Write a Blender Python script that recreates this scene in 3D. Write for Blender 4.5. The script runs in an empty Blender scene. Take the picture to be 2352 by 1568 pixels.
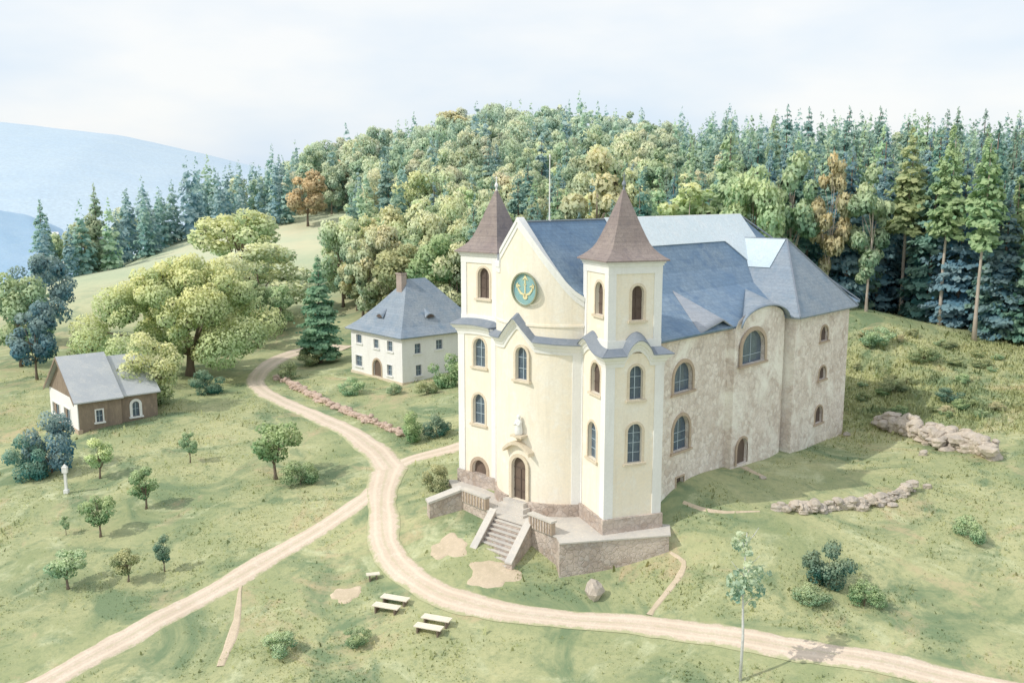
import bpy, bmesh, math, random
import numpy as np
from mathutils import Vector, Matrix
R = math.radians
rng = np.random.default_rng(7)
random.seed(7)
scene = bpy.context.scene
COL = scene.collection

# ------------------------------------------------------------------ camera
H = 24.0
F, CX, CY = 2100.0, 1176.0, 784.0
TH = R(9.03)
cam_d = bpy.data.cameras.new('camera'); cam = bpy.data.objects.new('camera', cam_d); COL.objects.link(cam)
cam.location = (0, 0, H); cam.rotation_euler = (R(90) - TH, 0, 0)
cam_d.sensor_width = 36; cam_d.lens = F / 2352 * 36; cam_d.clip_end = 20000; cam_d.clip_start = 0.5
scene.camera = cam

def ray(u, v):
    a, b = (u - CX) / F, (v - CY) / F
    return np.array([a, math.cos(TH) - b * math.sin(TH), -math.sin(TH) - b * math.cos(TH)])
def at(u, v, y):
    d = ray(u, v); t = y / d[1]; return np.array([d[0] * t, y, H + d[2] * t])
def at_z(u, v, z):
    d = ray(u, v); t = (z - H) / d[2]; return np.array([d[0] * t, d[1] * t, z])
def on_plane(u, v, P, n):
    d = ray(u, v); o = np.array([0, 0, H]); t = np.dot(np.array(P) - o, n) / np.dot(d, n); return o + d * t
def xat(u, y, z):
    return (u - CX) / F * (y * math.cos(TH) + (H - z) * math.sin(TH))

# ------------------------------------------------------------------ terrain
CP = []
def cp(u, v, y): CP.append(tuple(at(u, v, y)))
for a in [(1300,1325,64.3),(1530,1283,65.8),(1130,1290,65.6),(1000,1110,80),(985,1195,72.5),(1680,1075,77),
          (1832,1042,83),(1937,997,91.4),(880,1080,86),(600,880,123),(760,800,150),(925,885,118),(797,853,127.5),
          (185,995,98),(118,955,106),(437,860,130),(150,640,218),(400,560,256),(620,520,262),(800,490,270),(200,780,152),
          (2085,737,130),(2260,775,115),(1980,712,120),(1960,900,103),(2100,1150,71.6),(2270,1030,81.8),(2200,1350,60.5),
          (1176,1568,53),(0,1568,54.8),(2352,1568,50.3),(200,1450,60),(300,1170,79),(50,1000,101),(1500,1410,59.4),
          (700,1150,79),(650,1400,62.5),(600,700,185),(1600,1250,65.5),(40,900,115)]:
    cp(*a)
CP += [(11.6,69.8,0.2),(5,90,0.6),(-5,105,0.3),(20,110,3.5),(8,128,2.5),(0,0,-16),(-120,0,-20),(120,0,-10),(-140,60,-10),(140,60,2),
       (100,120,9),(160,150,14)]
for (u, v, y, hh) in [(560,340,300,22),(900,272,335,22),(1240,212,365,21),(1500,255,335,22),(1700,275,235,23),(2300,262,205,24),(2000,255,210,25),
                      (350,400,285,22),(180,520,240,15)]:
    p = at(u, v, y); CP.append((p[0], p[1], p[2] - hh))
CP += [(-60,170,1.5),(-20,165,3.5),(10,170,6),(-25,205,9),(-170,240,-16),(-220,400,-45),(-100,430,-20),(0,480,20),(100,480,20),(250,400,20),(-400,700,-90),
       (400,700,0),(0,800,-40),(-150,150,-8),(300,150,15),(0,-300,-40),(-600,-200,-60),(600,-200,-20),(-800,500,-90),(800,500,10)]
CPA = np.array(CP); C_ = 7.0
def _k(d2): return np.sqrt(d2 + C_ * C_)
_n = len(CPA)
_A = _k(((CPA[:, None, :2] - CPA[None, :, :2]) ** 2).sum(-1)) + np.eye(_n) * -0.3
_M = np.zeros((_n + 1, _n + 1)); _M[:_n, :_n] = _A; _M[_n, :_n] = 1; _M[:_n, _n] = 1
_w = np.linalg.solve(_M, np.append(CPA[:, 2], 0))
def hf(x, y):
    x = np.asarray(x, float); y = np.asarray(y, float)
    sh = x.shape; p = np.stack([x.ravel(), y.ravel()], 1); out = np.zeros(len(p))
    for i in range(0, len(p), 20000):
        q = p[i:i + 20000]
        out[i:i + 20000] = _k(((q[:, None] - CPA[None, :, :2]) ** 2).sum(-1)) @ _w[:_n] + _w[_n]
    out += 0.10 * np.sin(p[:, 0] * .55 + 1.3 * np.sin(p[:, 1] * .31)) * np.sin(p[:, 1] * .47 + np.sin(p[:, 0] * .23))
    return out.reshape(sh)
def spread(lo, hi, a, b, step, g=1.13):
    m = list(np.arange(lo, hi + .01, step)); s = step; v = hi
    while v < b: s *= g; v += s; m.append(v)
    s = step; v = lo; pre = []
    while v > a: s *= g; v -= s; pre.append(v)
    return np.array(pre[::-1] + m)
GX = spread(-75, 75, -1500, 1500, 1.0); GY = spread(46, 160, -300, 1400, 1.0)
_mx, _my = np.meshgrid(GX, GY, indexing='ij'); GZ = hf(_mx, _my)
far = np.clip((np.hypot(_mx, np.maximum(_my - 100, 0)) - 450) / 500, 0, 1)
GZ = GZ * (1 - far) + (-70) * far
def gz(x, y):                                      # height of the ground sheet itself (its own triangles)
    i = int(np.clip(np.searchsorted(GX, x) - 1, 0, len(GX) - 2)); j = int(np.clip(np.searchsorted(GY, y) - 1, 0, len(GY) - 2))
    a = (x - GX[i]) / (GX[i + 1] - GX[i]); b = (y - GY[j]) / (GY[j + 1] - GY[j])
    z00, z10, z01, z11 = GZ[i, j], GZ[i + 1, j], GZ[i, j + 1], GZ[i + 1, j + 1]
    if a >= b: return z00 + (z10 - z00) * a + (z11 - z10) * b
    return z00 + (z11 - z01) * a + (z01 - z00) * b
def gzv(X, Y):
    i = np.clip(np.searchsorted(GX, X) - 1, 0, len(GX) - 2); j = np.clip(np.searchsorted(GY, Y) - 1, 0, len(GY) - 2)
    a = (X - GX[i]) / (GX[i + 1] - GX[i]); b = (Y - GY[j]) / (GY[j + 1] - GY[j])
    z00, z10, z01, z11 = GZ[i, j], GZ[i + 1, j], GZ[i, j + 1], GZ[i + 1, j + 1]
    return np.where(a >= b, z00 + (z10 - z00) * a + (z11 - z10) * b, z00 + (z11 - z01) * a + (z01 - z00) * b)
def ground(u, v):                                  # where the sight line meets the ground
    d = ray(u, v); t = 35.0
    while t < 700:
        p = d * t
        if H + p[2] < gz(p[0], p[1]): break
        t += .5
    lo, hi = t - .5, t
    for _ in range(14):
        m = (lo + hi) / 2; p = d * m
        if H + p[2] < gz(p[0], p[1]): hi = m
        else: lo = m
    p = d * hi
    return np.array([p[0], p[1], gz(p[0], p[1])])

# ------------------------------------------------------------------ materials
def mat(name, base, kind='plain', c2=None, c3=None, scale=1.0, rough=.9, bump=.0, bscale=6.0, metallic=0, stretch=None, spec=.2):
    m = bpy.data.materials.new(name); m.use_nodes = True; nt = m.node_tree; N = nt.nodes; L = nt.links
    b = N['Principled BSDF']; b.inputs['Roughness'].default_value = rough; b.inputs['Metallic'].default_value = metallic
    b.inputs['Specular IOR Level'].default_value = spec
    geo = N.new('ShaderNodeNewGeometry'); src = geo.outputs['Position']
    if stretch:
        mp = N.new('ShaderNodeMapping'); mp.inputs['Scale'].default_value = stretch; L.new(src, mp.inputs['Vector']); src = mp.outputs['Vector']
    c2 = c2 or tuple(min(1, c * .8) for c in base); c3 = c3 or tuple(min(1, c * 1.12) for c in base)
    def noise(s, d=5, r=.6, dist=0.):
        n = N.new('ShaderNodeTexNoise'); n.inputs['Scale'].default_value = s; n.inputs['Detail'].default_value = d
        n.inputs['Roughness'].default_value = r; n.inputs['Distortion'].default_value = dist; L.new(src, n.inputs['Vector']); return n.outputs['Fac']
    def ramp(f, a, z):
        r = N.new('ShaderNodeMapRange'); r.inputs['From Min'].default_value = a; r.inputs['From Max'].default_value = z; r.clamp = True
        L.new(f, r.inputs['Value']); return r.outputs['Result']
    def mix(f, a, z):
        x = N.new('ShaderNodeMix'); x.data_type = 'RGBA'
        if isinstance(f, float): x.inputs['Factor'].default_value = f
        else: L.new(f, x.inputs['Factor'])
        for s, i in ((a, 6), (z, 7)):
            if isinstance(s, tuple): x.inputs[i].default_value = (*s, 1)
            else: L.new(s, x.inputs[i])
        return x.outputs[2]
    c = mix(ramp(noise(.35 * scale), .38, .62), base, c2)
    c = mix(ramp(noise(1.7 * scale, 6, .65, .4), .5, .72), c, c3)
    c = mix(ramp(noise(9 * scale, 3, .7), .35, .9), c, tuple(x * (.72 if base[0] < .8 else .86) for x in base))
    bh = noise(bscale, 6, .7)
    if name in ('cream_render', 'white_render', 'limewash', 'rubble_stone'):
        mp2 = N.new('ShaderNodeMapping'); mp2.inputs['Scale'].default_value = (1.6, 1.6, .16); L.new(src, mp2.inputs['Vector']); ns_ = N.new('ShaderNodeTexNoise'); ns_.inputs['Scale'].default_value = 1.4; ns_.inputs['Detail'].default_value = 6; ns_.inputs['Roughness'].default_value = .7; L.new(mp2.outputs[0], ns_.inputs['Vector'])
        mm = N.new('ShaderNodeMath'); mm.operation = 'MULTIPLY'; mm.inputs[1].default_value = .35; L.new(ramp(ns_.outputs['Fac'], .5, .72), mm.inputs[0]); c = mix(mm.outputs[0], c, tuple(x * y_ for x, y_ in zip(base, (.74, .70, .66))))
    if kind == 'stone':
        wn = N.new('ShaderNodeTexNoise'); wn.inputs['Scale'].default_value = 2.5; wn.inputs['Detail'].default_value = 4; L.new(src, wn.inputs['Vector'])
        wv = N.new('ShaderNodeVectorMath'); wv.operation = 'MULTIPLY_ADD'; wv.inputs[1].default_value = (.5, .5, .5); L.new(wn.outputs['Color'], wv.inputs[0]); L.new(src, wv.inputs[2])
        v = N.new('ShaderNodeTexVoronoi'); v.inputs['Scale'].default_value = 2.3; L.new(wv.outputs[0], v.inputs['Vector'])
        ve = N.new('ShaderNodeTexVoronoi'); ve.inputs['Scale'].default_value = 2.3; ve.feature = 'DISTANCE_TO_EDGE'; L.new(wv.outputs[0], ve.inputs['Vector'])
        sp = N.new('ShaderNodeSeparateColor'); L.new(v.outputs['Color'], sp.inputs[0])
        e = ramp(ve.outputs['Distance'], .0, .12)
        patch = ramp(noise(.7, 5, .7), .20, .70)
        ma = N.new('ShaderNodeMath'); ma.operation = 'MULTIPLY'; L.new(patch, ma.inputs[1]); L.new(sp.outputs[0], ma.inputs[0])
        sc = N.new('ShaderNodeMath'); sc.operation = 'MULTIPLY'; sc.inputs[1].default_value = 1.15; L.new(ma.outputs[0], sc.inputs[0])
        c = mix(sc.outputs[0], c, tuple(x * y_ for x, y_ in zip(base, (.62, .56, .52))))
        inv = N.new('ShaderNodeMath'); inv.operation = 'SUBTRACT'; inv.inputs[0].default_value = 1; L.new(e, inv.inputs[1])
        mb_ = N.new('ShaderNodeMath'); mb_.operation = 'MULTIPLY'; L.new(patch, mb_.inputs[1]); L.new(inv.outputs[0], mb_.inputs[0])
        m3 = N.new('ShaderNodeMath'); m3.operation = 'MULTIPLY'; m3.inputs[1].default_value = .8; L.new(mb_.outputs[0], m3.inputs[0])
        c = mix(m3.outputs[0], c, tuple(x * .6 for x in base)); bh = e
        c = mix(ramp(noise(.22, 5, .65, .8), .50, .66), c, tuple(min(.93, x * 1.08) for x in base))
    if kind == 'slate':
        w = N.new('ShaderNodeTexBrick'); w.inputs['Scale'].default_value = 1.0; w.inputs['Mortar Size'].default_value = .02
        w.inputs['Brick Width'].default_value = .6; w.inputs['Row Height'].default_value = .3
        w.inputs['Color1'].default_value = (1, 1, 1, 1); w.inputs['Color2'].default_value = (.84, .84, .84, 1); w.inputs['Mortar'].default_value = (.72, .72, .72, 1)
        sx = N.new('ShaderNodeSeparateXYZ'); L.new(geo.outputs['Position'], sx.inputs[0]); cb = N.new('ShaderNodeCombineXYZ')
        ad = N.new('ShaderNodeMath'); ad.operation = 'MULTIPLY_ADD'; L.new(sx.outputs['X'], ad.inputs[0]); ad.inputs[1].default_value = .682
        mu = N.new('ShaderNodeMath'); mu.operation = 'MULTIPLY'; L.new(sx.outputs['Y'], mu.inputs[0]); mu.inputs[1].default_value = .731
        L.new(mu.outputs[0], ad.inputs[2]); L.new(ad.outputs[0], cb.inputs['X']); L.new(sx.outputs['Z'], cb.inputs['Y']); L.new(cb.outputs[0], w.inputs['Vector'])
        x = N.new('ShaderNodeMix'); x.data_type = 'RGBA'; x.blend_type = 'MULTIPLY'; x.inputs['Factor'].default_value = .55
        L.new(c, x.inputs[6]); L.new(w.outputs['Color'], x.inputs[7]); c = x.outputs[2]; bh = w.outputs['Fac']
    if kind == 'hill':
        c = mix(ramp(noise(scale * .5, 5, .6, .5), .38, .62), c2, base)
        c = mix(ramp(noise(scale, 7, .7, .8), .50, .54), c, tuple(x * .86 for x in c2))
        c = mix(ramp(noise(scale * 12, 4, .8), .45, .75), c, tuple(x * .88 for x in base))
    if name in ('sandy_road',):
        at_ = N.new('ShaderNodeAttribute'); at_.attribute_name = 'across'
        ab = N.new('ShaderNodeMath'); ab.operation = 'ABSOLUTE'; L.new(at_.outputs['Fac'], ab.inputs[0])
        nzz = noise(1.6, 6, .75)
        def madd(a_, k_, b_):
            q_ = N.new('ShaderNodeMath'); q_.operation = 'MULTIPLY_ADD'; L.new(a_, q_.inputs[0]); q_.inputs[1].default_value = k_
            if isinstance(b_, float): q_.inputs[2].default_value = b_
            else: L.new(b_, q_.inputs[2])
            return q_.outputs[0]
        edge = madd(nzz, .9, ab.outputs[0])
        c = mix(ramp(edge, 1.22, 1.38), c, (.44, .44, .26))
        d1 = madd(ab.outputs[0], 1., -.45); d2 = N.new('ShaderNodeMath'); d2.operation = 'ABSOLUTE'; L.new(d1, d2.inputs[0])
        rut = ramp(d2.outputs[0], .16, .04); rm = N.new('ShaderNodeMath'); rm.operation = 'MULTIPLY'; rm.inputs[1].default_value = .45; L.new(rut, rm.inputs[0])
        c = mix(rm.outputs[0], c, tuple(min(.9, x * 1.16) for x in base))
        mid = madd(nzz, -.5, ab.outputs[0]); mm_ = N.new('ShaderNodeMath'); mm_.operation = 'MULTIPLY'; mm_.inputs[1].default_value = .4; L.new(ramp(mid, -.12, -.24), mm_.inputs[0])
        c = mix(mm_.outputs[0], c, (.46, .44, .27))
    if kind == 'grass':
        # wide washes of cool green, yellow green and bare tan earth
        c = mix(ramp(noise(.07, 6, .68, .7), .36, .60), (.29, .335, .17), (.48, .475, .26))
        c = mix(ramp(noise(.13, 6, .66, .8), .50, .62), c, (.19, .255, .14))
        c = mix(ramp(noise(.085, 6, .72, 1.2), .55, .68), c, (.52, .42, .26))
        c = mix(ramp(noise(.19, 7, .7, 1.0), .55, .70), c, (.55, .57, .35))
        c = mix(ramp(noise(.5, 7, .75, .6), .54, .74), c, (.17, .24, .14))
        c = mix(ramp(noise(2.2, 6, .8), .48, .85), c, (.20, .25, .14))
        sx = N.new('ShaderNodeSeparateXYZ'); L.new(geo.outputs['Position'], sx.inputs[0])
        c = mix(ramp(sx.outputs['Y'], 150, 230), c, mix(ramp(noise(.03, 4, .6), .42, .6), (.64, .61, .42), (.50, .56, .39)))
    L.new(c, b.inputs['Base Color'])
    if bump:
        bp = N.new('ShaderNodeBump'); bp.inputs['Strength'].default_value = bump; bp.inputs['Distance'].default_value = .1
        L.new(bh, bp.inputs['Height']); L.new(bp.outputs['Normal'], b.inputs['Normal'])
    return m
def leafmat(name, attr=False):
    m = bpy.data.materials.new(name); m.use_nodes = True; nt = m.node_tree; N = nt.nodes; L = nt.links; N.clear()
    out = N.new('ShaderNodeOutputMaterial'); d = N.new('ShaderNodeBsdfDiffuse'); t = N.new('ShaderNodeBsdfTranslucent'); ms = N.new('ShaderNodeMixShader')
    ms.inputs[0].default_value = .42; L.new(d.outputs[0], ms.inputs[1]); L.new(t.outputs[0], ms.inputs[2]); L.new(ms.outputs[0], out.inputs[0])
    if attr:
        a = N.new('ShaderNodeAttribute'); a.attribute_name = 'tint'; col = a.outputs['Color']
    else:
        a = N.new('ShaderNodeObjectInfo'); col = a.outputs['Color']
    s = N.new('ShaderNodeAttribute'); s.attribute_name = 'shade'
    # shade 0..1: painted light, from dark cool inner clumps to light warm tips
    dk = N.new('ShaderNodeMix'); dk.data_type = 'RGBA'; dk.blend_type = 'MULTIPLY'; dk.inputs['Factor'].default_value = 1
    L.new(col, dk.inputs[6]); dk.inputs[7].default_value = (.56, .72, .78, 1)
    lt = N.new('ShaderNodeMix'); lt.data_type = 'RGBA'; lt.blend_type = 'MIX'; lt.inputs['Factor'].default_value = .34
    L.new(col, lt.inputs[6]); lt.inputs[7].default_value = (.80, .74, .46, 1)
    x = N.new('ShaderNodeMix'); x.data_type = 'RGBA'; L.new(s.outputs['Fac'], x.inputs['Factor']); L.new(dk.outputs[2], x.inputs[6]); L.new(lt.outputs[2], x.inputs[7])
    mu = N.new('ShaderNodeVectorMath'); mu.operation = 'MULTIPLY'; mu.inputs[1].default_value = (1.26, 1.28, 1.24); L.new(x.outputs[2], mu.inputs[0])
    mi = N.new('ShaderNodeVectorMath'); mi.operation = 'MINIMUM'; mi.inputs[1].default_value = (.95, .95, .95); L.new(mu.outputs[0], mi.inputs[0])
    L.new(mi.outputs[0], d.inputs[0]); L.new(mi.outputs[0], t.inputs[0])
    return m
M = {}
M['grass'] = mat('grass', (.4, .5, .25), 'grass', bump=.5, bscale=3)
M['road'] = mat('sandy_road', (.72, .60, .48), c2=(.66, .54, .42), c3=(.78, .68, .57), scale=.9, bump=.25)
M['sand'] = mat('bare_sand', (.68, .56, .42), c2=(.56, .47, .33), scale=1.2, bump=.3)
M['yellow'] = mat('cream_render', (.90, .84, .72), c2=(.89, .79, .63), c3=(.90, .87, .79), scale=.6, bump=.06)
M['white'] = mat('white_render', (.88, .88, .86), c2=(.80, .79, .77), c3=(.86, .85, .82), scale=.6, bump=.05)
M['limewash'] = mat('limewash', (.88, .87, .85), c2=(.82, .81, .80), c3=(.9, .89, .87), scale=.6, bump=.15)
M['stone'] = mat('rubble_stone', (.91, .83, .75), 'stone', c2=(.86, .78, .69), c3=(.92, .88, .82), scale=1.0, bump=.35)
M['plinth'] = mat('plinth_stone', (.62, .53, .46), 'stone', c2=(.50, .46, .44), c3=(.72, .60, .50), scale=1.4, bump=.5)
M['paving'] = mat('terrace_paving', (.66, .62, .56), c2=(.55, .53, .50), c3=(.74, .67, .58), scale=1.5, bump=.2)
M['surround'] = mat('buff_surround', (.76, .67, .53), c2=(.68, .58, .44), scale=1.2)
M['surround_stone'] = mat('stone_surround', (.55, .44, .33), c2=(.45, .36, .28), scale=1.2, bump=.2)
M['slate'] = mat('blue_slate', (.19, .29, .42), 'slate', c2=(.30, .38, .46), c3=(.13, .22, .36), scale=.45, rough=.6, bump=.25)
M['slate2'] = mat('grey_slate', (.29, .35, .42), 'slate', c2=(.38, .42, .46), c3=(.21, .29, .38), scale=.5, rough=.6, bump=.25)
M['pale_slate'] = mat('pale_slate', (.42, .44, .48), 'slate', c2=(.36, .40, .46), scale=.8, rough=.6, bump=.2)
M['lead'] = mat('cornice_lead', (.26, .29, .33), c2=(.20, .24, .30), scale=1.6, rough=.5)
M['brown_roof'] = mat('brown_shingle', (.31, .255, .24), 'slate', c2=(.38, .32, .29), c3=(.23, .20, .205), scale=1.2, bump=.35)
M['glassroof'] = mat('roof_glazing', (.78, .85, .88), c2=(.70, .80, .85), c3=(.84, .88, .89), scale=.5, rough=.25, spec=.5)
M['glassroof2'] = mat('dimmed_roof_glazing', (.60, .70, .76), c2=(.52, .64, .73), c3=(.66, .75, .79), scale=.6, rough=.4, spec=.3)  # darker copy of the roof glazing, toned down for the sunlit transept slope
M['bar'] = mat('glazing_bar', (.5, .6, .66), rough=.5)
M['pane'] = mat('window_pane', (.08, .12, .17), c2=(.13, .17, .21), c3=(.17, .24, .29), scale=.9, rough=.15, spec=.5)
M['louvre'] = mat('louvre_wood', (.13, .10, .085), c2=(.17, .13, .11), scale=2)
M['door'] = mat('door_wood', (.16, .125, .10), c2=(.21, .15, .12), scale=2, bump=.3)
M['grey_wood'] = mat('weathered_wood', (.33, .26, .20), c2=(.25, .20, .16), c3=(.42, .33, .25), scale=2, stretch=(1, 1, .3), bump=.3)
M['sheet'] = mat('grey_sheet_roof', (.55, .57, .58), c2=(.46, .49, .52), c3=(.62, .62, .60), scale=1, rough=.55)
M['teal'] = mat('teal_enamel', (.27, .48, .50), c2=(.38, .56, .48), c3=(.20, .40, .54), scale=2.5, rough=.4)
M['gold'] = mat('pale_gold', (.82, .74, .44), scale=2, rough=.4)
M['ring'] = mat('dull_bronze', (.34, .36, .25), scale=2, rough=.5)
M['rock'] = mat('rock', (.60, .52, .43), c2=(.42, .38, .34), c3=(.74, .66, .56), scale=2, bump=.7, bscale=3)
M['bark'] = mat('bark', (.20, .155, .12), c2=(.27, .22, .18), scale=2, bump=.4, stretch=(1, 1, .25))
M['palebark'] = mat('pale_bark', (.62, .54, .46), c2=(.33, .27, .23), c3=(.6, .53, .46), scale=2, bump=.3, stretch=(1, 1, .25))
M['birch'] = mat('birch_bark', (.74, .74, .72), c2=(.5, .5, .5), scale=3)
M['bench'] = mat('bleached_wood', (.85, .78, .66), c2=(.76, .68, .55), scale=3)
M['brick'] = mat('chimney_brick', (.42, .34, .30), c2=(.5, .42, .37), scale=2, bump=.4)
M['hill'] = mat('hazy_hill', (.53, .64, .73), c2=(.49, .61, .72), c3=(.55, .66, .73), scale=.02)  # distance haze is put into the base colours here
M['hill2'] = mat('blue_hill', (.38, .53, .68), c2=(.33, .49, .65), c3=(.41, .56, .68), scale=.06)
M['tuft'] = mat('meadow_grass', (.4, .5, .25), 'grass')
_n = M['tuft'].node_tree; _b = _n.nodes['Principled BSDF']; _c = _b.inputs['Base Color'].links[0].from_socket
_d = _n.nodes.new('ShaderNodeBsdfDiffuse'); _t = _n.nodes.new('ShaderNodeBsdfTranslucent'); _x = _n.nodes.new('ShaderNodeMixShader'); _x.inputs[0].default_value = .5
_br = _n.nodes.new('ShaderNodeMix'); _br.data_type = 'RGBA'; _br.inputs['Factor'].default_value = .3; _br.inputs[7].default_value = (.42, .44, .24, 1); _n.links.new(_c, _br.inputs[6])
_mu = _n.nodes.new('ShaderNodeVectorMath'); _mu.operation = 'MULTIPLY'; _mu.inputs[1].default_value = (1.75, 1.75, 1.75); _n.links.new(_br.outputs[2], _mu.inputs[0])
_mi = _n.nodes.new('ShaderNodeVectorMath'); _mi.operation = 'MINIMUM'; _mi.inputs[1].default_value = (.97, .97, .97); _n.links.new(_mu.outputs[0], _mi.inputs[0])
_n.links.new(_mi.outputs[0], _d.inputs[0]); _n.links.new(_mi.outputs[0], _t.inputs[0]); _n.links.new(_d.outputs[0], _x.inputs[1]); _n.links.new(_t.outputs[0], _x.inputs[2])
_n.links.new(_x.outputs[0], _n.nodes['Material Output'].inputs[0]); _n.nodes.remove(_b)
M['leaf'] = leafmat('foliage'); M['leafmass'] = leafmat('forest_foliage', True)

# ------------------------------------------------------------------ mesh helpers
def link(o, parent=None, base=None):
    COL.objects.link(o)
    if parent is not None:
        o.parent = parent
        if base is not False:
            o.matrix_parent_inverse = parent.matrix_basis.inverted()
    return o
def mesh(name, V, Fc, m, parent=None, smooth=False, local=False):
    me = bpy.data.meshes.new(name); me.from_pydata([tuple(map(float, v)) for v in V], [], Fc); me.validate()
    bm = bmesh.new(); bm.from_mesh(me); bmesh.ops.recalc_face_normals(bm, faces=bm.faces); bm.to_mesh(me); bm.free()
    if m: me.materials.append(m)
    if smooth: me.polygons.foreach_set('use_smooth', [True] * len(me.polygons))
    return link(bpy.data.objects.new(name, me), parent, False if local else None)
class MB:
    def __init__(s): s.V = []; s.F = []
    def add(s, V, Fc):
        k = len(s.V); s.V += [np.array(v, float) for v in V]; s.F += [tuple(i + k for i in f) for f in Fc]
    def prism(s, poly, z0, z1):                    # plan polygon, z may be lists
        n = len(poly); z0 = z0 if hasattr(z0, '__len__') else [z0] * n; z1 = z1 if hasattr(z1, '__len__') else [z1] * n
        V = [(*p[:2], z0[i]) for i, p in enumerate(poly)] + [(*p[:2], z1[i]) for i, p in enumerate(poly)]
        s.add(V, [tuple(range(n))[::-1], tuple(range(n, 2 * n))] + [(i, (i + 1) % n, n + (i + 1) % n, n + i) for i in range(n)])
    def box(s, c, ax, ay, az, sx, sy, sz):         # centre, axes, half sizes
        c = np.array(c, float); V = []
        for i in (-1, 1):
            for j in (-1, 1):
                for k in (-1, 1): V.append(c + np.array(ax) * sx * i + np.array(ay) * sy * j + np.array(az) * sz * k)
        s.add(V, [(0, 1, 3, 2), (4, 6, 7, 5), (0, 4, 5, 1), (2, 3, 7, 6), (0, 2, 6, 4), (1, 5, 7, 3)])
    def extrude(s, pts, d):                        # 3-D planar outline swept by vector d
        n = len(pts); d = np.array(d); V = [np.array(p) for p in pts] + [np.array(p) + d for p in pts]
        s.add(V, [tuple(range(n)), tuple(range(n, 2 * n))[::-1]] + [(i, (i + 1) % n, n + (i + 1) % n, n + i) for i in range(n)])
    def ring(s, a, b, d):                          # two matching open outlines a (inner) b (outer) with thickness vector d
        n = len(a); d = np.array(d)
        V = [*map(np.array, a), *map(np.array, b)] + [np.array(p) + d for p in a] + [np.array(p) + d for p in b]; Fc = []
        for i in range(n - 1):
            Fc += [(i, i + 1, n + i + 1, n + i), (2*n + i, 3*n + i, 3*n + i + 1, 2*n + i + 1), (i, 2*n + i, 2*n + i + 1, i + 1), (n + i, n + i + 1, 3*n + i + 1, 3*n + i)]
        Fc += [(0, n, 3*n, 2*n), (n - 1, 3*n - 1, 4*n - 1, 2*n - 1)] if False else [(0, n, 3*n, 2*n), (n - 1, 2*n + n - 1, 3*n + n - 1, n + n - 1)]
        s.add(V, Fc)
    def tube(s, pts, rad, k=8):
        pts = [np.array(p, float) for p in pts]; rad = rad if hasattr(rad, '__len__') else [rad] * len(pts); n0 = len(s.V); ref = np.array([.31, .95, .1])
        for i, p in enumerate(pts):
            d = pts[min(i + 1, len(pts) - 1)] - pts[max(i - 1, 0)]; d /= np.linalg.norm(d) + 1e-9
            a = np.cross(d, ref); a /= np.linalg.norm(a) + 1e-9; b = np.cross(d, a)
            for j in range(k): t = 2 * math.pi * j / k; s.V.append(p + (a * math.cos(t) + b * math.sin(t)) * rad[i])
        for i in range(len(pts) - 1):
            for j in range(k): s.F.append((n0 + i*k + j, n0 + i*k + (j+1) % k, n0 + (i+1)*k + (j+1) % k, n0 + (i+1)*k + j))
        s.F.append(tuple(n0 + j for j in range(k))[::-1]); s.F.append(tuple(n0 + (len(pts)-1)*k + j for j in range(k)))
    def build(s, name, m, parent=None, smooth=False, local=False): return mesh(name, s.V, s.F, m, parent, smooth, local)
def cut(o, mb):
    c = mb.build('cutter', None); md = o.modifiers.new('b', 'BOOLEAN'); md.object = c; md.operation = 'DIFFERENCE'; md.solver = 'EXACT'
    bpy.context.view_layer.update(); dg = bpy.context.evaluated_depsgraph_get()
    me = bpy.data.meshes.new_from_object(o.evaluated_get(dg)); o.modifiers.clear(); old = o.data; o.data = me; me.name = old.name
    bpy.data.objects.remove(c); bpy.data.meshes.remove(old)
def empty(name, loc, label=None, cat=None, group=None):
    o = bpy.data.objects.new(name, None); o.location = tuple(map(float, loc)); o.empty_display_size = .5; COL.objects.link(o)
    return tag(o, label, cat, group)
def tag(o, label=None, cat=None, group=None, kind=None):
    if label: o['label'] = label
    if cat: o['category'] = cat
    if group: o['group'] = group
    if kind: o['kind'] = kind
    return o
UP = np.array([0, 0, 1.])

# ------------------------------------------------------------------ ground sheet
nx, ny = len(GX), len(GY)
gv = np.stack([_mx, _my, GZ], -1).reshape(-1, 3)
gf = []
for i in range(nx - 1):
    for j in range(ny - 1):
        a, b, c, d = i*ny + j, (i+1)*ny + j, (i+1)*ny + j + 1, i*ny + j + 1
        gf += [(a, b, c), (a, c, d)]
g = mesh('grass_ground', gv, gf, M['grass'], smooth=True); tag(g, kind='structure')

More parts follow.
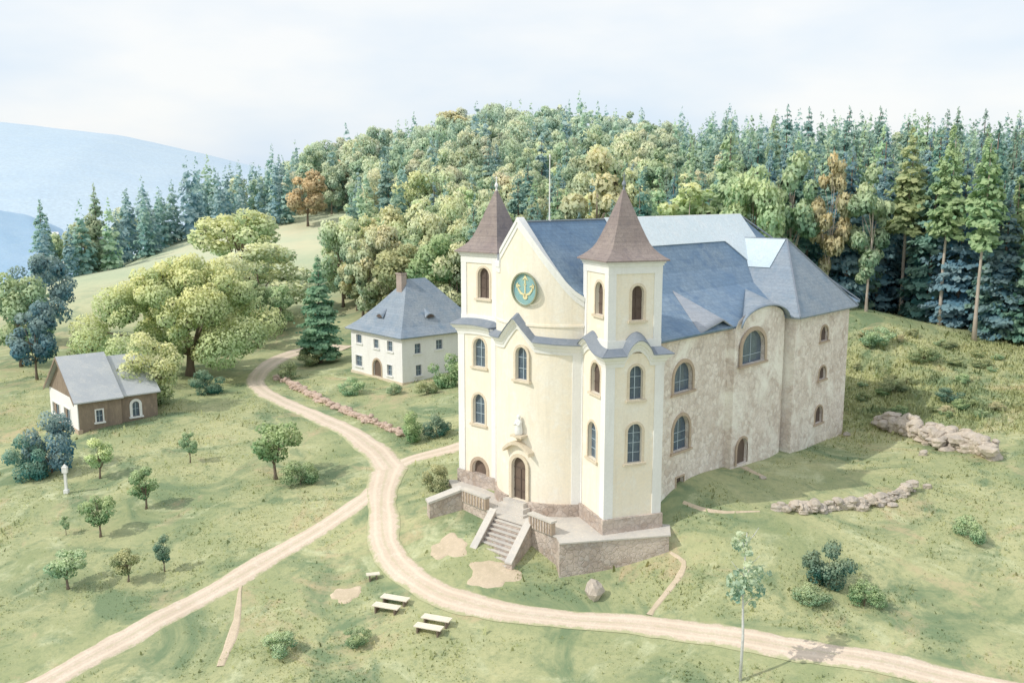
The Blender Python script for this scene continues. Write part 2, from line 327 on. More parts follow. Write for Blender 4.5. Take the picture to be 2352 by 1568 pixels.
# ------------------------------------------------------------------ roads
ROADS = []
def smoothline(P, step=.8):
    P = np.array(P); out = []
    for i in range(len(P) - 1):
        p0, p1, p2, p3 = P[max(i-1, 0)], P[i], P[i+1], P[min(i+2, len(P)-1)]
        n = max(2, int(np.linalg.norm(p2 - p1) / step))
        for t in np.linspace(0, 1, n, endpoint=False):
            out.append(.5 * ((2*p1) + (-p0+p2)*t + (2*p0-5*p1+4*p2-p3)*t*t + (-p0+3*p1-3*p2+p3)*t**3))
    out.append(P[-1]); return np.array(out)
def road(name, px, w, off, m, jit=.18, label=None, ends=None):
    P = [ground(u, v)[:2] for u, v in px]; P = smoothline(P); n = len(P)
    ROADS.append((P, (max(w) if hasattr(w, '__len__') else w) / 2))
    ws = np.interp(np.linspace(0, 1, n), np.linspace(0, 1, len(w)), w) if hasattr(w, '__len__') else np.full(n, w)
    V, Fc = [], []; K = 9; r = np.random.default_rng(len(px) * 7 + int(off * 1000)); jl = r.normal(0, jit, n + 4); jr = r.normal(0, jit, n + 4)
    jl = np.convolve(jl, np.ones(5) / 5 * 1.8, 'valid'); jr = np.convolve(jr, np.ones(5) / 5 * 1.8, 'valid')
    for i in range(n):
        d = P[min(i+1, n-1)] - P[max(i-1, 0)]; d /= np.linalg.norm(d); nn = np.array([-d[1], d[0]])
        for k in range(K):
            t = k / (K - 1) * 2 - 1; e = ws[i] / 2 + (jl[i] if t > 0 else jr[i]) * .8
            q = P[i] + nn * t * e
            z = gz(*q) + off - (.10 if abs(t) == 1 else 0)
            V.append((q[0], q[1], z))
    for i in range(n - 1):
        for k in range(K - 1): Fc.append((i*K + k, (i+1)*K + k, (i+1)*K + k + 1, i*K + k + 1))
    o = mesh(name, V, Fc, m, smooth=True); tag(o, kind='structure')
    A_ = o.data.attributes.new('across', 'FLOAT', 'POINT'); A_.data.foreach_set('value', np.tile(np.linspace(-1, 1, K), n).astype(np.float32)); return o
road('gravel_road', [(-40,1640),(160,1535),(400,1405),(600,1295),(750,1205),(850,1135),(905,1075),(960,1050),(1045,1028),(1110,1005)], [2.7,2.5,2.4,2.4,2.5,2.7,2.7,2.7], .070, M['road'])
road('lane', [(905,1085),(865,1035),(790,985),(700,943),(630,912),(592,885),(595,858),(630,830),(690,806),(750,798),(800,800)], [3.0,2.8,2.6,2.6,2.7,3.1,3.4,3.6], .100, M['road'])
road('loop_road', [(890,1080),(878,1130),(876,1190),(885,1250),(925,1312),(1010,1365),(1150,1405),(1300,1425),(1500,1440),(1700,1468),(1900,1502),(2100,1540),(2250,1575),(2450,1625)], [3.8,3.0,2.6,2.4,2.4,2.4,2.3,2.3,2.2,2.2,2.2,2.2,2.2], .130, M['road'])
road('footpath', [(552,1345),(545,1400),(538,1440),(520,1490),(505,1530)], [.25,.5,.8,.45], .055, M['sand'], .1)
road('worn_track', [(1540,1268),(1572,1290),(1565,1318),(1540,1350),(1510,1385),(1490,1412)], [.25,.6,.6,.5,.7], .055, M['sand'], .1)
road('worn_track', [(1570,1152),(1610,1168),(1670,1176),(1745,1174)], [.35,.4,.3,.12], .055, M['sand'], .08)
road('worn_track', [(1708,1072),(1725,1082),(1752,1094)], [.8,.6,.35], .06, M['sand'], .08)
def patch(name, u, v, ru, rv, seed, off=.05, m=None):
    r = np.random.default_rng(seed); K = 40; c = ground(u, v); ex = ground(u + ru, v); ey = ground(u, v + rv)
    ax, ay = np.linalg.norm((ex - c)[:2]), np.linalg.norm((ey - c)[:2]); ph = r.uniform(0, 6.28, 4)
    V = [(c[0], c[1], c[2] + off)]; Fc = []
    rings = 7
    for q in range(1, rings + 1):
        for k in range(K):
            t = 2 * math.pi * k / K; rr = (1 + .16 * math.sin(3*t + ph[0]) + .11 * math.sin(5*t + ph[1]) + .06 * math.sin(9*t + ph[2])) * q / rings
            x, y = c[0] + ax * rr * math.cos(t), c[1] + ay * rr * math.sin(t); V.append((x, y, gz(x, y) + (off if q < rings else -.06)))
    for k in range(K): Fc.append((0, 1 + k, 1 + (k+1) % K))
    for q in range(rings - 1):
        for k in range(K): a = 1 + q*K + k; b = 1 + q*K + (k+1) % K; Fc.append((a, a + K, b + K, b))
    o = mesh(name, V, Fc, m or M['sand'], smooth=True); tag(o, kind='structure'); ROADS.append((np.array([c[:2]]), min(ax, ay)))
patch('bare_ground', 1032, 1255, 44, 30, 1); patch('bare_ground', 1130, 1318, 62, 34, 2, .045); patch('bare_ground', 795, 1365, 36, 18, 4)

# ------------------------------------------------------------------ church frame
O = np.array([2.15, 73.0]); Nv = np.array([.6820, .7314]); Qv = np.array([.7314, -.6820])
N3, Q3 = np.array([*Nv, 0]), np.array([*Qv, 0])
def W(s, q, z): p = O + Nv * s + Qv * q; return np.array([p[0], p[1], z])
def WP(s, q): return W(s, q, 0)[:2]
ZT = -1.2                                          # terrace level
church = empty('church', W(15, 0, 0), 'cream fronted baroque church with two brown pointed towers and a blue roof', 'church')

def opening(walls_mb, u0, v0, u1, v1, P, n, arch=True, depth=.45, surround=None, sw=.28, paneM='pane', name='window', bars=True, parent=church, oval=False, pd=.3, proud=.07, frame=None, label=None, sill=True):
    """an opening measured off a wall plane: cutter, surround, pane and bars"""
    n = np.array(n, float); r = np.array([-n[1], n[0], 0.]); P = np.array(P)
    um = (u0 + u1) / 2; vm = (v0 + v1) / 2
    a, b = on_plane(u0, vm, P, n), on_plane(u1, vm, P, n); t, bt = on_plane(um, v0, P, n), on_plane(um, v1, P, n)
    c = (a + b) / 2; w = abs(np.dot(b - a, r)); z0, z1 = bt[2], t[2]; c[2] = 0
    def outline(k, up=0, dn=0):
        hw = w / 2 + k; pts = []
        if oval:
            for i in range(33):
                th = 2 * math.pi * i / 32; pts.append(c + r * hw * math.cos(th) + UP * ((z0 + z1) / 2 + ((z1 - z0) / 2 + k) * math.sin(th)))
            return pts
        pts.append(c - r * hw + UP * (z0 - dn))
        if arch:
            rise = min(w / 2, (z1 - z0) * .5) + k; zs = z1 + k - rise
            for i in range(13): th = math.pi - math.pi * i / 12; pts.append(c + r * hw * math.cos(th) + UP * (zs + rise * math.sin(th)))
        else: pts += [c - r * hw + UP * (z1 + k), c + r * hw + UP * (z1 + k)]
        pts.append(c + r * hw + UP * (z0 - dn)); return pts
    ins = outline(0)
    if walls_mb is not None:
        pp = ins[:-1] if oval else ins
        walls_mb.extrude([p + n * .4 for p in pp], -n * (.4 + depth))
    o = MB(); pp = outline(.03); pp = pp[:-1] if oval else pp
    o.extrude([p - n * (pd) for p in pp], -n * .05); po = o.build(name, M[paneM], parent)
    if label: po['label'] = label
    if bars and not oval:
        g = MB(); hm = (z1 - z0)
        g.box(c - n * (pd - .03) + UP * (z0 + hm / 2 - .02), r, n, UP, .03, .02, hm / 2 - .04)
        k = max(2, int(hm / .7))
        for i in range(1, k):
            zz = z0 + hm * i / k
            if zz < z1 - w * .45: g.box(c - n * (pd - .03) + UP * zz, r, n, UP, w / 2, .018, .022)
        g.build('glazing_bar', M['bar'] if paneM == 'pane' else M['louvre'], po)
    if surround:
        s = MB(); a_, b_ = outline(.0), outline(sw); s.ring([p - n * .04 for p in a_], [p - n * .04 for p in b_], n * (proud + .04))
        if not oval and sill: s.box(c + UP * (z0 - .10) + n * (.06), r, n, UP, w / 2 + sw + .12, .12, .09)
        s.build('surround', M[surround], po)
    return dict(c=c, w=w, z0=z0, z1=z1, r=r, n=n, o=po)

# ---- facade bay (a convex wall carrying the gable)
AR, AS = 5.48, 2.98; PH = math.asin(4.62 / AR)
def arc(ph, d=0): return (AS - (AR + d) * math.cos(ph), (AR + d) * math.sin(ph))      # (s, q)
def arc_n(ph): return -N3 * math.cos(ph) + Q3 * math.sin(ph)
QG = [0, 2.3, 3.55, 4.1, 4.7]; ZG = [22.35, 19.5, 17.75, 17.05, 16.55]
def gab(ph):                                       # straight raking slopes with a flared right foot
    s, q = arc(ph); p = W(s, q, 19); d_ = p[1] * math.cos(TH) + (H - 19) * math.sin(TH); u = CX + F * p[0] / d_
    if ph < 0: v = np.interp(u, [1142, 1190], [592, 503]); 
    else: v = np.interp(u, [1190, 1250, 1300, 1322, 1345], [503, 588, 651, 673, 688])
    z = at(u, v, p[1])[2]; return float(min(z, 22.4)) if ph >= -.45 else float(min(z, 18.6))
phs = sorted(set(list(np.linspace(-PH, PH, 41)) + [0]))
V, Fc = [], []; n = len(phs)
for d, in ((0,), (-.6,)):
    for ph in phs: s, q = arc(ph, d); V.append(W(s, q, -3.5))
    for ph in phs: s, q = arc(ph, d); V.append(W(s, q, gab(ph)))
for i in range(n - 1):
    Fc += [(i, i+1, n+i+1, n+i), (2*n+i, 3*n+i, 3*n+i+1, 2*n+i+1), (i, 2*n+i, 2*n+i+1, i+1), (n+i, n+i+1, 3*n+i+1), (n+i, 3*n+i+1, 3*n+i)]
Fc += [(0, n, 3*n, 2*n), (n-1, 3*n-1, 4*n-1, 2*n-1)]
facade = mesh('facade', V, Fc, M['yellow'], church)
fn = arc_n(0); FP = W(-2.5, 0, 0); fc = MB()
opening(fc, 1185, 797, 1211, 872, FP, fn, surround='surround', sw=.22)
dr = opening(fc, 1176, 1050, 1208, 1147, FP, fn, surround='surround', sw=.3, paneM='door', name='door', bars=False, sill=False)
hood = MB(); hz = dr['z1'] + .35; hw = dr['w'] / 2 + .65
pa = [dr['c'] + dr['r'] * hw * t + UP * (hz + .75 * (1 - t*t)) + fn * 0 for t in np.linspace(-1, 1, 15)]
pb = [p + UP * .3 for p in pa]; hood.ring([p - fn * .3 for p in pa], [p - fn * .3 for p in pb], fn * .75); hood.build('door_hood', M['surround'], dr['o'])
dl = MB(); dl.box(dr['c'] + UP * (dr['z0'] + 1.2) - fn * .26, dr['r'], fn, UP, .02, .02, 1.3)
for zz in (.7, 1.7, 2.6): dl.box(dr['c'] + UP * (dr['z0'] + zz) - fn * .27, dr['r'], fn, UP, dr['w'] / 2, .015, .04)
dl.build('door_panel', M['louvre'], dr['o'])
clk = opening(fc, 1178, 628, 1232, 700, FP, fn, oval=True, surround='ring', sw=.10, paneM='teal', name='clock_face', pd=.1, depth=.25, proud=.12, label='round teal roundel with pale gold emblem in the gable')
cut(facade, fc)
# emblem on the roundel: staff with arrow head, two curling arms, a round base, and a ring of light
e = MB(); cc = clk['c'] + UP * ((clk['z0'] + clk['z1']) / 2) - fn * .085; rr, hh = clk['w'] / 2, (clk['z1'] - clk['z0']) / 2
def em(x, y): return cc + clk['r'] * (-x) * rr * (1 if np.dot(clk['r'], [1, 0, 0]) < 0 else -1) + UP * y * hh
def epoly(pts): e.extrude([em(*p) for p in pts], fn * .04)
epoly([(-.05,-.5),(.05,-.5),(.04,.62),(-.04,.62)]); epoly([(-.22,.58),(-.03,.84),(.0,.92),(.05,.84),(.26,.55),(.1,.62),(0,.7),(-.08,.62)])
epoly([(.2*math.cos(t) + .02, -.5 + .17*math.sin(t)) for t in np.linspace(0, 6.28, 15)[:-1]])
epoly([(.1*math.cos(t), .28 + .07*math.sin(t)) for t in np.linspace(0, 6.28, 11)[:-1]])
for sg in (-1, 1):
    a = [(sg*.08,-.3),(sg*.3,-.22),(sg*.5,-.02),(sg*.62,.2)]; b = [(sg*.10,-.42),(sg*.4,-.34),(sg*.62,-.08),(sg*.66,.2)]
    epoly(a + b[::-1]); epoly([(sg*.36,.12),(sg*.5,.26),(sg*.78,.3),(sg*.6,.16)])
for t in np.linspace(.3, 2.84, 5)[[0, 4]]: epoly([(.72*math.cos(t-.3), .72*math.sin(t-.3)), (.80*math.cos(t), .80*math.sin(t)), (.72*math.cos(t+.3), .72*math.sin(t+.3)), (.66*math.cos(t), .66*math.sin(t))])
e.build('emblem', M['gold'], clk['o'])
for k_ in (0, 1, 2):
    ds = MB(); ds.box(FP * [1, 1, 0] + fn * (.35 + .33 * (2 - k_)) * .5 + UP * (-3 + dr['z0'] - .02 - .36 * (2 - k_)) / 2, dr['r'], fn, UP, dr['w'] / 2 + .35 + .28 * (2 - k_), (.5 + .33 * (2 - k_)) * .5 + .1, (dr['z0'] - .02 - .36 * (2 - k_) + 3) / 2); ds.build('door_step', M['paving'], church)
# statue on a bracket above the door
st = MB(); sp = on_plane(1197, 996, FP, fn)
prof = [(0,.30),(.15,.34),(.5,.31),(.85,.25),(1.05,.30),(1.18,.24),(1.26,.12),(1.34,.15),(1.45,.17),(1.56,.14),(1.64,.04)]
st.tube([sp + fn * .3 + UP * h for h, _ in prof], [r_ for _, r_ in prof], 12)
st.tube([sp + fn*.35 + dr['r']*.24 + UP*1.08, sp + fn*.55 + dr['r']*.2 + UP*.8, sp + fn*.6 - dr['r']*.02 + UP*.98], [.09,.08,.05], 6)
st.tube([sp + fn*.35 - dr['r']*.24 + UP*1.08, sp + fn*.55 - dr['r']*.24 + UP*.82, sp + fn*.6 + dr['r']*.02 + UP*.95], [.09,.08,.05], 6)
statue = st.build('statue', M['white'], None, True); tag(statue, 'white stone statue on the bracket above the church door', 'statue')
br = MB(); br.box(sp + fn*.3 - UP*.09, dr['r'], fn, UP, .6, .38, .09); br.tube([sp + fn*.26 - UP*.1, sp + fn*.2 - UP*.35, sp + fn*.06 - UP*.6], [.34, .22, .05], 10)
br.build('bracket', M['surround'], church)
# plinth of the bay
pv = MB()
def arcband(mb, z0, z1, d0, d1, a=-PH, b=PH, k=30, zf=None):
    pp = np.linspace(a, b, k); A = [W(*arc(p, d0), 0) for p in pp]; B = [W(*arc(p, d1), 0) for p in pp]; q = len(pp); Vv = []
    for L_ in (A, B):
        for z in (z0, z1):
            for i, p in enumerate(L_):
                zz = z + (zf(pp[i]) if zf else 0); Vv.append((p[0], p[1], zz))
    Ff = []
    for i in range(q - 1): Ff += [(i, i+1, q+i+1, q+i), (2*q+i, 3*q+i, 3*q+i+1, 2*q+i+1), (i, 2*q+i, 2*q+i+1, i+1), (q+i, q+i+1, 3*q+i+1, 3*q+i)]
    Ff += [(0, q, 3*q, 2*q), (q-1, 3*q-1, 4*q-1, 2*q-1)]; mb.add(Vv, Ff)
dgap = (dr['w'] / 2 + .3) / AR
arcband(pv, -3.4, -.15, -.1, .2, -PH, -dgap); arcband(pv, -3.4, -.15, -.1, .2, dgap, PH)
pv.build('plinth', M['plinth'], church)
for a_, b_ in ((.14, PH), (-PH, -.16)):
    bb = MB(); arcband(bb, 14.0, 14.16, -.1, .08, a_, b_); bb.build('string_course', M['yellow'], church)
for a_, b_ in ((PH - .16, PH), (-PH, -PH + .12)):
    pw = MB(); arcband(pw, -.14, 12.5, -.1, .14, a_, b_, 5); pw.build('pilaster', M['white'], church)
# gable coping
cpg = MB(); arcband(cpg, -.22, .14, -.65, .14, k=81, zf=gab); cpg.build('gable_coping', M['white'], church)
cb2 = MB(); arcband(cb2, -.66, -.22, -.1, .07, k=81, zf=gab); cb2.build('gable_moulding', M['white'], church)

# ---- towers
def tower(nm, C0, e1, e2, w, wins, zc, label, seen):
    """C0 front corner, e1/e2 the two seen faces' directions"""
    e1 = np.array([*e1, 0.]); e2 = np.array([*e2, 0.]); c = np.array([*C0, 0.]) + (e1 + e2) * w / 2
    def sq(h): return [c - e1*h - e2*h, c + e1*h - e2*h, c + e1*h + e2*h, c - e1*h + e2*h]
    hl, hu = w / 2 + .22, w / 2
    t = empty('tower', c + UP * ZT); t.parent = church; t.matrix_parent_inverse = church.matrix_basis.inverted(); t['label'] = label
    lo = MB(); lo.prism(sq(hl), -3.5, zc); lo = lo.build('tower_wall', M['yellow'], church)
    up = MB(); up.prism(sq(hu), zc + .002, 19.2); up = up.build('belfry_wall', M['yellow'], church)
    bpy.data.objects.remove(t)
    cl, cu = MB(), MB()
    for (face, lower, a, kw) in wins:
        n = -e2 if face == 1 else -e1; h = hl if lower else hu
        opening(cl if lower else cu, *a, c + n * h, n, **kw)
    cut(lo, cl); cut(up, cu)
    for k in range(4):                             # corner pilasters of both stages
        s1, s2 = ((-1, -1), (1, -1), (1, 1), (-1, 1))[k]
        p = MB(); b = c + e1 * s1 * (hl - .30) + e2 * s2 * (hl - .30); p.box(b + UP * (zc - .25 + .0) / 2 , e1, e2, UP, .38, .38, (zc - .25) / 2); p.build('pilaster', M['white'], church)
        p = MB(); b = c + e1 * s1 * (hu - .24) + e2 * s2 * (hu - .24); p.box(b + UP * (zc + 18.4) / 2, e1, e2, UP, .32, .32, (18.4 - zc) / 2); p.build('belfry_pilaster', M['white'], church)
    p = MB(); p.prism(sq(hl + .2), -3.4, -.02); p.build('tower_plinth', M['plinth'], church)
    p = MB(); p.prism(sq(hu + .09), 18.4, 18.95); p.prism(sq(hu + .16), 18.952, 19.12); p.prism(sq(hu + .26), 19.122, 19.29)
    p.build('belfry_cornice', M['white'], church)
    p = MB(); p.prism(sq(hu + .10), zc + .3, zc + 1.0); p.build('belfry_base', M['white'], church)
    # bell-cast spire
    he = hu + .42; zz = 19.28; prof = [(0, 1.0), (.0, 1.02), (.02, 1.02), (.06, .90), (.11, .78), (.17, .67), (.25, .575), (.36, .485), (.5, .38), (.68, .255), (.84, .14), (1.0, .03)]
    Vv, Ff = [], []
    for h, r_ in prof:
        Vv += [q + UP * (zz + h * 5.2) for q in sq(he * r_)]
    for i in range(len(prof) - 1):
        for k in range(4): Ff.append((i*4 + k, i*4 + (k+1) % 4, i*4 + 4 + (k+1) % 4, i*4 + 4 + k))
    Ff.append((3, 2, 1, 0)); Ff.append(tuple(len(Vv) - 4 + k for k in range(4)))
    sp_ = mesh('spire', Vv, Ff, M['brown_roof'], church)
    f = MB(); zt = zz + 5.15; f.tube([c + UP * (zt + h) for h in (-.55, 0, .25, .35, .45, .6, .7, .8, 1.25, 1.3)], [.22, .10, .06, .14, .17, .12, .05, .04, .025, .01], 8)
    f.box(c + UP * (zt + 1.08), e1, e2, UP, .17, .02, .025); f.build('finial', M['white'] if nm == 'L' else M['lead'], sp_)
    return c
S_ = dict(surround='surround', sw=.2, proud=.05)
LV = dict(surround='surround', sw=.2, proud=.05, paneM='louvre', name='louvre')
T1, T2 = np.array([.9397, .3420]), np.array([-.3420, .9397])
C0 = np.array([7.04, 66.1])
tower('R', C0, T1, T2, 4.25, [
    (2, False, (1368, 647, 1386, 723), LV), (1, False, (1451, 656, 1478, 735), LV),
    (2, True, (1358, 832, 1379, 903), dict(LV, paneM='louvre')), (2, True, (1351, 968, 1370, 1053), S_),
    (1, True, (1446, 840, 1476, 917), S_), (1, True, (1441, 973, 1474, 1062), S_)], 12.5, 'right tower', 0)
tower('L', WP(0.0, -4.62), -Qv, Nv, 4.2, [
    (2, False, (1, 1, 2, 2), LV)][:0] + [
    (1, False, (1098, 615, 1124, 685), LV), (1, True, (1088, 777, 1115, 842), dict(S_, paneM='pane')),
    (1, True, (1087, 905, 1114, 973), S_), (1, True, (1086, 1056, 1118, 1103), dict(surround='surround_stone', sw=.3, paneM='door', name='side_door', bars=False, sill=False))], 12.9, 'left tower', 0)

# ---- wavy cornice running round towers and bay
path = []                                          # plan point, outward normal, z
def seg(a, b, n, zf, k, t0=0, t1=1):
    for t in np.linspace(t0, t1, k): path.append((np.array(a) * (1-t) + np.array(b) * t, np.array(n, float), zf(t)))
hl = 4.2 / 2 + .22
Lc = np.array(WP(2.1, -4.62 - 2.1)); LF = lambda s, q: Lc + Nv * s * hl + (-Qv) * q * hl
def wave(c, w, h): return lambda t: h * math.exp(-((t - c) / w) ** 2)
seg(LF(1, 1), LF(-1, 1), -Qv, lambda t: 13.0, 4)
m1 = (-Qv - Nv)
path[-1] = (path[-1][0], m1, 13.0)
seg(LF(-1, 1), LF(-1, -1), -Nv, lambda t: 13.0 + .15 * math.sin(t * 3.14), 10, .1, .9)
ph0, ph1 = -PH * .93, PH * .97
for ph in np.linspace(ph0, ph1, 49):
    s, q = arc(ph); zz = 12.75 + max(0, 1.75 * (1 - abs(ph) / .30)) + .12 * math.cos(ph * 3)
    path.append((WP(s, q), arc_n(ph)[:2], zz))
hr = 4.25 / 2 + .22; Rc = C0 + (T1 + T2) * 4.25 / 2
RF = lambda a, b: Rc + T1 * a * hr + T2 * b * hr
seg(RF(-1, .93), RF(-1, -1), -T1, lambda t: 12.42 + .95 * math.exp(-((t - .38) / .26) ** 2), 17, 0, .97)
path.append((RF(-1, -1), -T1 - T2, 12.42))
def crest(t):
    x = abs(t - .53) / .235
    return 12.40 + (1.12 * math.cos(x * math.pi / 2) ** .7 if x < 1 else 0)
seg(RF(-1, -1), RF(1, -1), -T2, crest, 33, .03, .97)
path.append((RF(1, -1), T1 - T2, 12.40)); seg(RF(1, -1), RF(1, 1), T1, lambda t: 12.4, 3, .1, 1)
def sweep(prof, name, m):
    Vv, Ff = [], []; k = len(prof)
    for p, n_, z in path:
        for d, h in prof: Vv.append((p[0] + n_[0]*d, p[1] + n_[1]*d, z + h))
    for i in range(len(path) - 1):
        for j in range(k): a, b = i*k + j, i*k + (j+1) % k; Ff.append((a, b, b + k, a + k))
    Ff += [tuple(range(k)), tuple(len(Vv) - k + j for j in range(k))[::-1]]
    return mesh(name, Vv, Ff, m, church)
sweep([(-.2, -.85), (.1, -.85), (.14, -.6), (.22, -.5), (.26, -.34), (.42, -.24), (.5, -.1), (.56, -.08), (.56, .0), (-.2, .0)], 'cornice', M['white'])
sweep([(-.2, .004), (.64, .004), (.64, .06), (-.2, .58)], 'cornice_roof', M['lead'])

# ---- nave and chancel block
ZE = 13.15; RQ = [0, 2.3, 3.7, 5.2, 7.5, 9.75]; RZ = [22.0, 19.2, 17.25, 15.75, 14.4, 13.1]
def rz(q): return float(np.interp(abs(q), RQ, RZ))
nave = MB(); nave.prism([WP(1.0, 9.15), WP(35.0, 9.15), WP(39, 5), WP(39, -5), WP(35, -9.15), WP(1.0, -9.15)], -2.5, ZE - .05)
nave = nave.build('nave_wall', M['stone'], church); nc = MB()
opening(nc, 1548, 832, 1590, 899, W(0, 9.15, 0), Q3, surround='surround_stone', sw=.3, pd=.35)
opening(nc, 1546, 955, 1582, 1033, W(0, 9.15, 0), Q3, surround='surround_stone', sw=.28, pd=.35)
opening(nc, 1552, 1095, 1569, 1140, W(0, 9.15, 0), Q3, arch=False, paneM='louvre', name='cellar_door', bars=False, surround='surround_stone', sw=.12, sill=False)
cut(nave, nc)
# side bay with arched top
SB0, SB1, QB = 14.0, 22.95, 10.12
bs = np.linspace(SB0, SB1, 25)
def bt(s): t = (s - (SB0 + SB1) / 2) / ((SB1 - SB0) / 2); return 12.9 + 1.55 * math.sqrt(max(0, 1 - t*t))
def bq(s): t = (s - (SB0 + SB1) / 2) / ((SB1 - SB0) / 2); return QB - .26 * t*t
bay = MB(); pl = [WP(s, bq(s)) for s in bs] + [WP(SB1, 8.6), WP(SB0, 8.6)]
bay.prism(pl, -2.5, [bt(s) for s in bs] + [12.9, 12.9]); bay = bay.build('side_bay', M['stone'], church); bc = MB()
opening(bc, 1705, 759, 1756, 833, W(0, QB - .05, 0), Q3, surround='surround_stone', sw=.38, pd=.35)
opening(bc, 1692, 1006, 1716, 1064, W(0, QB - .12, 0), Q3, paneM='door', name='side_door', bars=False, surround='surround_stone', sw=.2, sill=False)
cut(bay, bc)
tr = MB(); tr.prism([WP(23.5, 10.7), WP(35.2, 10.7), WP(35.2, 6), WP(23.5, 6)], -2.5, ZE - .03); tr = tr.build('transept_wall', M['stone'], church); tc = MB()
for a in ((1885, 748, 1901, 782), (1881, 841, 1896, 870), (1872, 932, 1888, 970)):
    opening(tc, *a, W(0, 10.7, 0), Q3, surround='surround_stone', sw=.16, pd=.25, paneM='louvre')
cut(tr, tc)
# main roof: a bell-cast slope, hipped at the far end
SH, SE = 31.7, 40.2
def roofpt(s, q, off=0):
    z = rz(q) + off
    return W(s, q, z)
qs = sorted(set(RQ + [-x for x in RQ] + [4.6, -4.6, 1.1, -1.1, 3, -3, 6.3, -6.3, 8.6, -8.6]))
Vv, Ff = [], []; 
rows = []
for q in qs:
    if abs(q) <= 4.6: s0 = AS - math.sqrt(AR**2 - q*q) + .12
    else: s0 = 1.2
    s1 = SH + (SE - SH) * (RZ[0] - rz(q)) / (RZ[0] - RZ[-1])
    row = []
    for k in range(10):
        t = k / 9; s = s0 + (s1 - s0) * t; row.append(len(Vv)); Vv.append(roofpt(s, q))
    rows.append(row)
for a, b in zip(rows[:-1], rows[1:]):
    for k in range(9): Ff.append((a[k], b[k], b[k+1], a[k+1]))
Ff.append(tuple(r[-1] for r in rows)) if False else None
nr = len(rows)
for i in range(nr // 2):                           # hip end, strip by strip
    a, b, c_, d = rows[i][-1], rows[i+1][-1], rows[nr-2-i][-1], rows[nr-1-i][-1]
    if b == c_: Ff.append((a, b, d))
    else: Ff.append((a, b, c_, d))
main_roof = mesh('nave_roof', Vv, Ff, M['slate'], church); sm = main_roof.modifiers.new('t', 'SOLIDIFY'); sm.thickness = .22; sm.offset = -1
# transept roof
ZR = 19.75; SR = 29.4; QP = 6.5
tv = [W(SR, .8, ZR), W(SR, QP, ZR), W(22.95, 11.35, 13.1), W(35.8, 11.35, 13.1), W(22.95, 0.8, 13.1), W(35.8, .8, 13.1)]
trf = MB(); trf.add([*tv, W(SR, 8.7, 16.3), W(SR, 8.7, 16.3)][:6], [(0, 4, 2, 1), (1, 2, 3), (0, 1, 3, 5)]); trf = trf.build('transept_roof', M['slate2'], church)
sm = trf.modifiers.new('t', 'SOLIDIFY'); sm.thickness = .2; sm.offset = -1
# glazed strip: on the nave slope and wrapping onto the transept roof
def main_hit(u, v):
    d = ray(u, v); t = 60.0
    while t < 160:
        p = d * t + np.array([0, 0, H]); r_ = p[:2] - O; q = float(r_ @ Qv)
        if 0 < q < 9.8 and p[2] < rz(q): break
        t += .02
    p = d * t; r_ = p[:2] - O; return float(r_ @ Nv), float(r_ @ Qv)
s0, _ = main_hit(1398, 520); sA, qA = main_hit(1500, 567); sB, qB = main_hit(1665, 558); sC, qC = main_hit(1735, 614)
print('glass', s0, (sA, qA), (sB, qB), (sC, qC))
qg = (qA + qB) / 2
sB = min(sB, SH - 2.5); sC = max(min(sC, SH - .6), sB + 1); qg = min(qg, 3.4)
zl = lambda s: (13.1 + (ZR - 13.1) * (s - 22.95) / (SR - 22.95))     # transept left slope height
def qval(z):                                       # where main roof has height z
    return float(np.interp(-z, [-x for x in RZ], RQ))
# valley point for glass
gp = []
ss = list(np.linspace(s0, SH - .05, 26)); Vv, Ff = [], []
def qmax(s):
    if s < sB: return qg
    qv = qval(zl(min(s, SR))) if s > 23.5 else 99
    sloped = qg + (s - sB) * (qC - qg) / max(.5, (sC - sB))
    return max(.4, min(sloped, qv + .05))
ss = sorted(set(ss + [sB, sC] + list(np.linspace(sB, SH, 16))))
K = 7
for s in ss:
    qm = qmax(s)
    for k in range(K):
        q = qm * k / (K - 1) + .0; Vv.append(W(s, q, rz(q) + .09))
for i in range(len(ss) - 1):
    for k in range(K - 1): Ff.append((i*K + k, i*K + k + 1, (i+1)*K + k + 1, (i+1)*K + k))
gl = mesh('roof_glazing', Vv, Ff, M['glassroof'], church); sm = gl.modifiers.new('t', 'SOLIDIFY'); sm.thickness = .08; sm.offset = -1
gb = MB()
for s in np.arange(s0 + 1.2, SH - .3, 1.35):
    qm = qmax(s); gb.tube([W(s, q, rz(q) + .11) for q in np.linspace(0, qm, 6)], .035, 5)
gb.tube([W(s, .0, 22.12) for s in (s0, SH)], .07, 6)
gb.build('glazing_bar', M['white'], gl)
# glazing on the transept's near slope
def tz(s): return zl(s)
nl = np.cross(tv[4] - tv[0], tv[1] - tv[0]); nl /= np.linalg.norm(nl); nl = nl if nl[2] > 0 else -nl
g1 = on_plane(1768, 616, tv[0], nl); lowz = g1[2]
sL = 22.95 + (lowz - 13.1) / (ZR - 13.1) * (SR - 22.95)
qlow = float((g1[:2] - O) @ Qv); qvl = qval(lowz)
print('tr glass', lowz, sL, qlow, qvl)
pts = [W(SR, qval(ZR) - .1, ZR), W(SR, QP - .12, ZR), W(sL, qlow, lowz), W(sL, min(qvl, qlow - .8), lowz)]
gt = MB(); gt.extrude([p + nl * .04 for p in pts], nl * .06); gt.build('roof_glazing', M['glassroof2'], church)
for pts_ in ([W(SR, qval(ZR), ZR + .08), W(SR, QP, ZR + .08)], [tv[1] + UP * .06, tv[2] + UP * .06], [tv[1] + UP * .06, tv[3] + UP * .06], [W(-2.0, 0, 22.03), W(s0, 0, 22.03)], [W(SH, 0, 22.05), W(SE - .1, 9.7, 13.2)]):
    rd = MB(); rd.tube(pts_, .08, 6); rd.build('ridge_capping', M['lead'], church)
